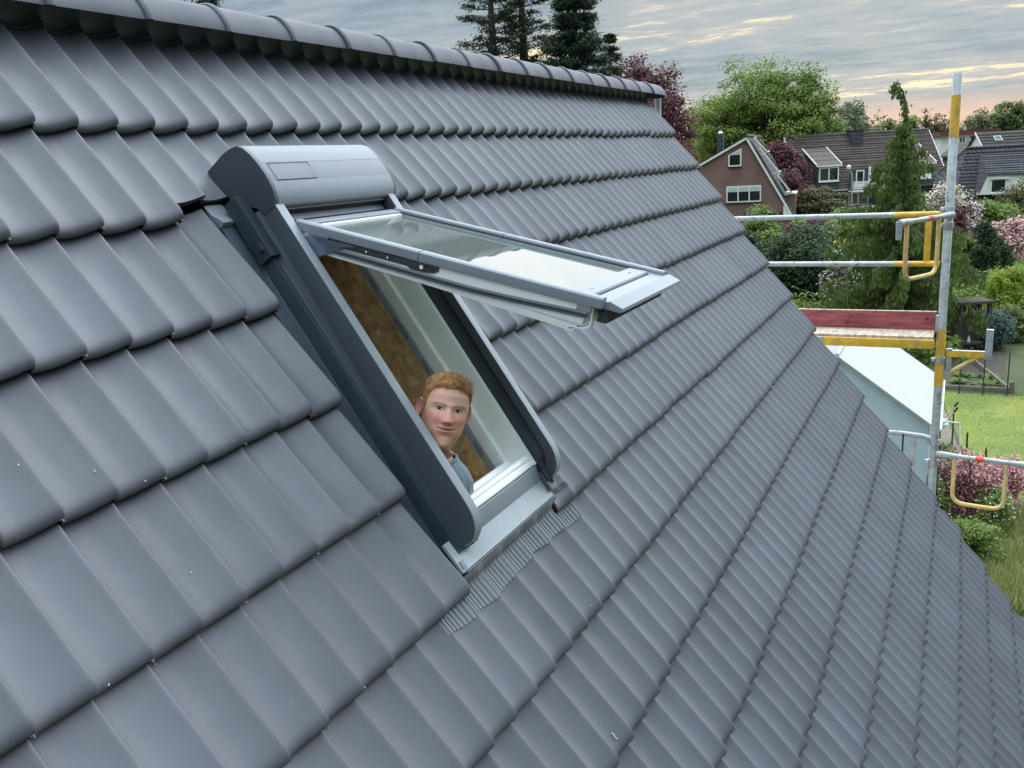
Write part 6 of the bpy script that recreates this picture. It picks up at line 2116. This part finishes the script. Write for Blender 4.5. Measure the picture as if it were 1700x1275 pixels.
def garden_things():
    # vegetable plants in the bed
    for i, (px, py, lab) in enumerate(((1588, 636, 'cabbage like plant at the near edge of the soil bed'), (1605, 626, 'broad leaved vegetable in the middle of the soil bed'), (1640, 628, 'leafy vegetable right of the middle in the soil bed'), (1650, 640, 'low leafy vegetable near the bed corner'), (1600, 602, 'pale leafy plant at the far end of the soil bed'))):
        b = at_z(px, py, 0)
        t = empty('vegetable_plant', b, label=lab, cat='plant', group='vegetables in the soil bed')
        V = []
        rr = random.Random(i)
        for k in range(46):
            a = rr.uniform(0, 6.28); L = rr.uniform(.12, .32)
            d = np.array([math.cos(a), math.sin(a), rr.uniform(.3, 1.1)]); d /= np.linalg.norm(d)
            s = np.array([-math.sin(a), math.cos(a), 0]) * L * .3
            o = np.array([rr.gauss(0, .10), rr.gauss(0, .18), 0])
            V.append([o, o + d * L * .5 + s, o + d * L + np.array([0, 0, -.03]), o + d * L * .5 - s])
        leaves_obj('leaves', np.array(V), LM['mid'], t)
    # chain link fence
    a, b_ = at_z(1592, 655, 0), at_z(1712, 660, 0)
    d = (b_ - a); L = d.length; u = d.normalized()
    f = empty('wire_fence', a, math.atan2(u.y, u.x), 'green chain link fence between lawn and vegetable bed', 'fence')
    H_ = 1.25
    mb = MB()
    n = int(L / .085)
    def wire(p, q, r=.0035):
        mb.tube([p, q], r, 3, cap=False)
    for i in range(-int(H_ / .085), n):
        x0 = i * .085
        x1 = x0 + H_
        s0, s1 = max(0, -x0), min(H_, L - x0)
        if s1 > s0:
            wire((x0 + s0, 0, .03 + s0), (x0 + s1, 0, .03 + s1)); wire((x0 + s0, .004, .03 + H_ - s0), (x0 + s1, .004, .03 + H_ - s1))
    o = mb.build('wire_mesh', M['wire'], f, recalc=False); o['kind'] = 'stuff'
    for i in range(4):
        mb = MB(); mb.tube([(L * i / 3, .03, 0), (L * i / 3, .03, H_ + .1)], .02, 8); mb.build('post', M['wire'], f, smooth=50)
    mb = MB(); mb.tube([(0, 0, H_ + .03), (L, 0, H_ + .03)], .006, 6); mb.build('top_wire', M['wire'], f)
    # timber edging of the bed and corner peg
    e0, e1 = at_z(1566, 646, 0), at_z(1676, 652, 0)
    t = empty('bed_edging', e0, math.atan2((e1 - e0).y, (e1 - e0).x), 'weathered timber edging along the near side of the soil bed', 'edging')
    LL = (e1 - e0).length
    for i in range(3):
        mb = MB(); mb.box(LL * i / 3 + .01, LL * (i + 1) / 3 - .01, -.03, .03, 0, .14); mb.build('plank', M['wood_grey'], t, bevel=.005)
    mb = MB(); mb.box(LL - .02, LL + .12, -.06, .06, 0, .36); mb.build('peg', M['wood_grey'], t, bevel=.01)
    e2 = at_z(1620, 606, 0)
    t = empty('bed_edging', e1, math.atan2((e2 - e1).y, (e2 - e1).x), 'weathered timber edging running back along the right side of the soil bed', 'edging')
    LL = (e2 - e1).length
    for i in range(4):
        mb = MB(); mb.box(LL * i / 4 + .06, LL * (i + 1) / 4 - .01 + .05, -.04, .04, 0, .16); mb.build('plank', M['wood_grey'], t, bevel=.005)
    # dark timber arbour at the back
    c = at_z(1606, 590, 0)
    t = empty('garden_arbour', (c.x, c.y, 0), R(-60), 'dark timber arbour frame behind the vegetable bed', 'arbour')
    for x in (-.5, .5):
        for y in (-.3, .3):
            mb = MB(); mb.box(x - .06, x + .06, y - .06, y + .06, 0, 1.9); mb.build('post', M['wood_dark'], t, bevel=.006)
    mb = MB(); mb.box(-.62, .62, -.42, .42, 1.903, 2.0); mb.build('top_panel', M['wood_dark'], t, bevel=.006)
    mb = MB(); mb.box(-.44, .44, .27, .33, .1, 1.8); mb.build('back_panel', M['wood_dark'], t)
    mb = MB(); mb.box(-.44, .44, -.2, .24, .42, .48); mb.build('seat', M['wood_dark'], t)
    c2 = at_z(1606, 583, .5)
    mb = MB(); mb.tube([(0, 0, 0), (0, 0, .12), (0, 0, .17), (0, 0, .24)], [.055, .055, .025, .02], 10)
    o = mb.build('white_bottle', M['house_white'], smooth=50); o.location = t.matrix_basis @ Vector((0, 0, .483)); tag(o, 'small white bottle standing on the arbour seat', 'bottle')
    # thin black posts along the path
    for i, (px, y0, h) in enumerate(((1580, 742, .95), (1602, 787, 1.0), (1634, 800, .8))):
        b = at_z(px, y0, 0)
        mb = MB(); mb.tube([(0, 0, 0), (.01, 0, h * .5), (.015, .01, h)], [.022, .022, .019], 8)
        o = mb.build('fence_post', M['post_black'], smooth=50); o.location = b
        tag(o, ('thin black post at the far end of the path near the shed gutter', 'thin black post in the middle of the path edge', 'short black post in front of the pink shrub')[i], 'post', 'black posts along the path')
    # wheelbarrow-like handles beyond the shed
    c = at_z(1576, 678, 1.0)
    t = empty('wheelbarrow', (c.x, c.y, 0), 0, 'green wheelbarrow with pale handles leaning behind the shed gutter', 'wheelbarrow')
    for i, dx in enumerate((-.25, .25)):
        mb = MB(); mb.tube([(dx, .28, .45), (dx, .05, .75), (dx, -.12, 1.0)], .02, 8); hd = mb.build('handle', M['plywood'], t, smooth=50)
        mb = MB(); mb.tube([(dx, -.11, .985), (dx, -.19, 1.11)], .026, 8); mb.build('grip', M['post_black'], hd, smooth=50)
    mb = MB(); mb.prism([(-.3, .3, .3), (-.3, .0, .65), (-.3, .75, .72), (-.3, .62, .3)], (0, 0, 0), (.6, 0, 0)); mb.build('tray', M['pale_blue'], t, bevel=.02)
    mb = MB(); mb.tube([(-.05, .8, .18), (.05, .8, .18)], .18, 20); mb.build('wheel', M['post_black'], t, smooth=40)
    for dx in (-.2, .2):
        mb = MB(); mb.tube([(dx, .3, .35), (dx, .2, .0)], .018, 8); mb.build('leg', M['galv'], t)
    # raised bed with cold frame next to the verge
    c = at_z(1564, 812, .2)
    t = empty('raised_bed', (c.x + .55, c.y + .03, 0), R(-3), 'weathered timber raised bed with a white framed cold frame of herbs', 'planter')
    for i in range(4):
        z = .01 + i * .155
        mb = MB(); mb.box(-.68, -.64, -.32, .5, z, z + .147); mb.build('plank', M['wood_grey'], t, bevel=.004)
        for y in (-.32, .46):
            mb = MB(); mb.box(-.637, .8, y, y + .04, z, z + .147); mb.build('plank', M['wood_grey'], t, bevel=.004)
    mb = MB(); mb.box(-.63, .78, -.27, .45, .48, .55); mb.build('soil', M['soil'], t)
    V = leaf_quads(np.stack([rng.uniform(-.55, .7, 700), rng.uniform(-.22, .4, 700), rng.uniform(.55, .85, 700)], 1), .06, .4, 3)
    leaves_obj('herbs', V, LM['mid'], t)
    mb = MB()
    z1 = .63
    for p, q in (((-.66, -.3, z1), (.78, -.3, z1)), ((-.66, .46, z1), (.78, .46, z1)), ((-.66, -.3, z1), (-.66, .46, z1)), ((.78, -.3, z1), (.78, .46, z1 + .0)), ((.78, -.3, z1), (.9, -.25, 1.3)), ((.78, .46, z1), (.9, .4, 1.3)), ((.9, -.25, 1.3), (.9, .4, 1.3))):
        mb.tube([p, q], .022, 6)
    mb.build('cold_frame', M['house_white'], t, smooth=40)
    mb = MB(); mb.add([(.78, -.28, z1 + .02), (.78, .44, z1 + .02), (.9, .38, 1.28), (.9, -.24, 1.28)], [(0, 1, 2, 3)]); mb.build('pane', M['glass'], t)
    # red crate and tool by the shed wall
    c = at_z(1535, 752, .9)
    t = empty('stacked_crates', (c.x + .1, c.y, 0), 0, 'red and dark crates stacked beside the blue shed wall', 'crates')
    for i in range(3):
        mb = MB(); z = i * .34
        mb.box(-.2, .2, -.12, .12, z, z + .03); mb.box(-.2, -.17, -.12, .12, z + .033, z + .32); mb.box(.17, .2, -.12, .12, z + .033, z + .32); mb.box(-.167, .167, -.12, -.09, z + .033, z + .32); mb.box(-.167, .167, .09, .12, z + .033, z + .32)
        mb.build('crate', M['red_tape'] if i == 2 else M['post_black'], t)
    # white paling fence under the cherry
    a = at_z(1682, 452, 0); b_ = at_z(1745, 450, 0)
    u = b_ - a
    t = empty('paling_fence', a, math.atan2(u.y, u.x), 'pale grey picket fence under the pink cherry tree', 'fence')
    n = int(u.length / .16)
    for i in range(n):
        mb = MB(); mb.box(i * .16, i * .16 + .10, -.012, .012, .05, 1.1 + (.04 if i % 2 else 0)); mb.build('plank', M['wood_grey'], t)
    mb = MB(); mb.box(0, u.length, .013, .05, .85, .93); mb.box(0, u.length, .013, .05, .3, .38); mb.build('rail', M['wood_grey'], t)
    # street lamp in front of the row house
    c = base_at(1415, 66)
    k = 66 / FPX
    t = empty('street_lamp', c, math.atan2(RIGHT.y, RIGHT.x), 'grey curved street lamp in front of the row house balcony', 'lamp')
    zt = top_z(1412, 279, 66)
    mb = MB(); mb.tube([(0, 0, 0), (0, 0, zt - 1.0), (-.05, 0, zt - .5), (-.2, 0, zt - .12), (-.32, 0, zt)], [.07, .06, .055, .05, .045], 8); mb.build('pole', M['galv'], t, smooth=50)
    mb = MB(); mb.tube([(-.30, 0, zt - .05), (-.30, 0, zt + .12), (-.30, 0, zt + .25)], [.14, .16, .06], 10); mb.build('lamp_head', M['house_white'], t, smooth=40)


ground()
big_trees(); conifers(); nootka(); shrubs(); masses(); garden_things()
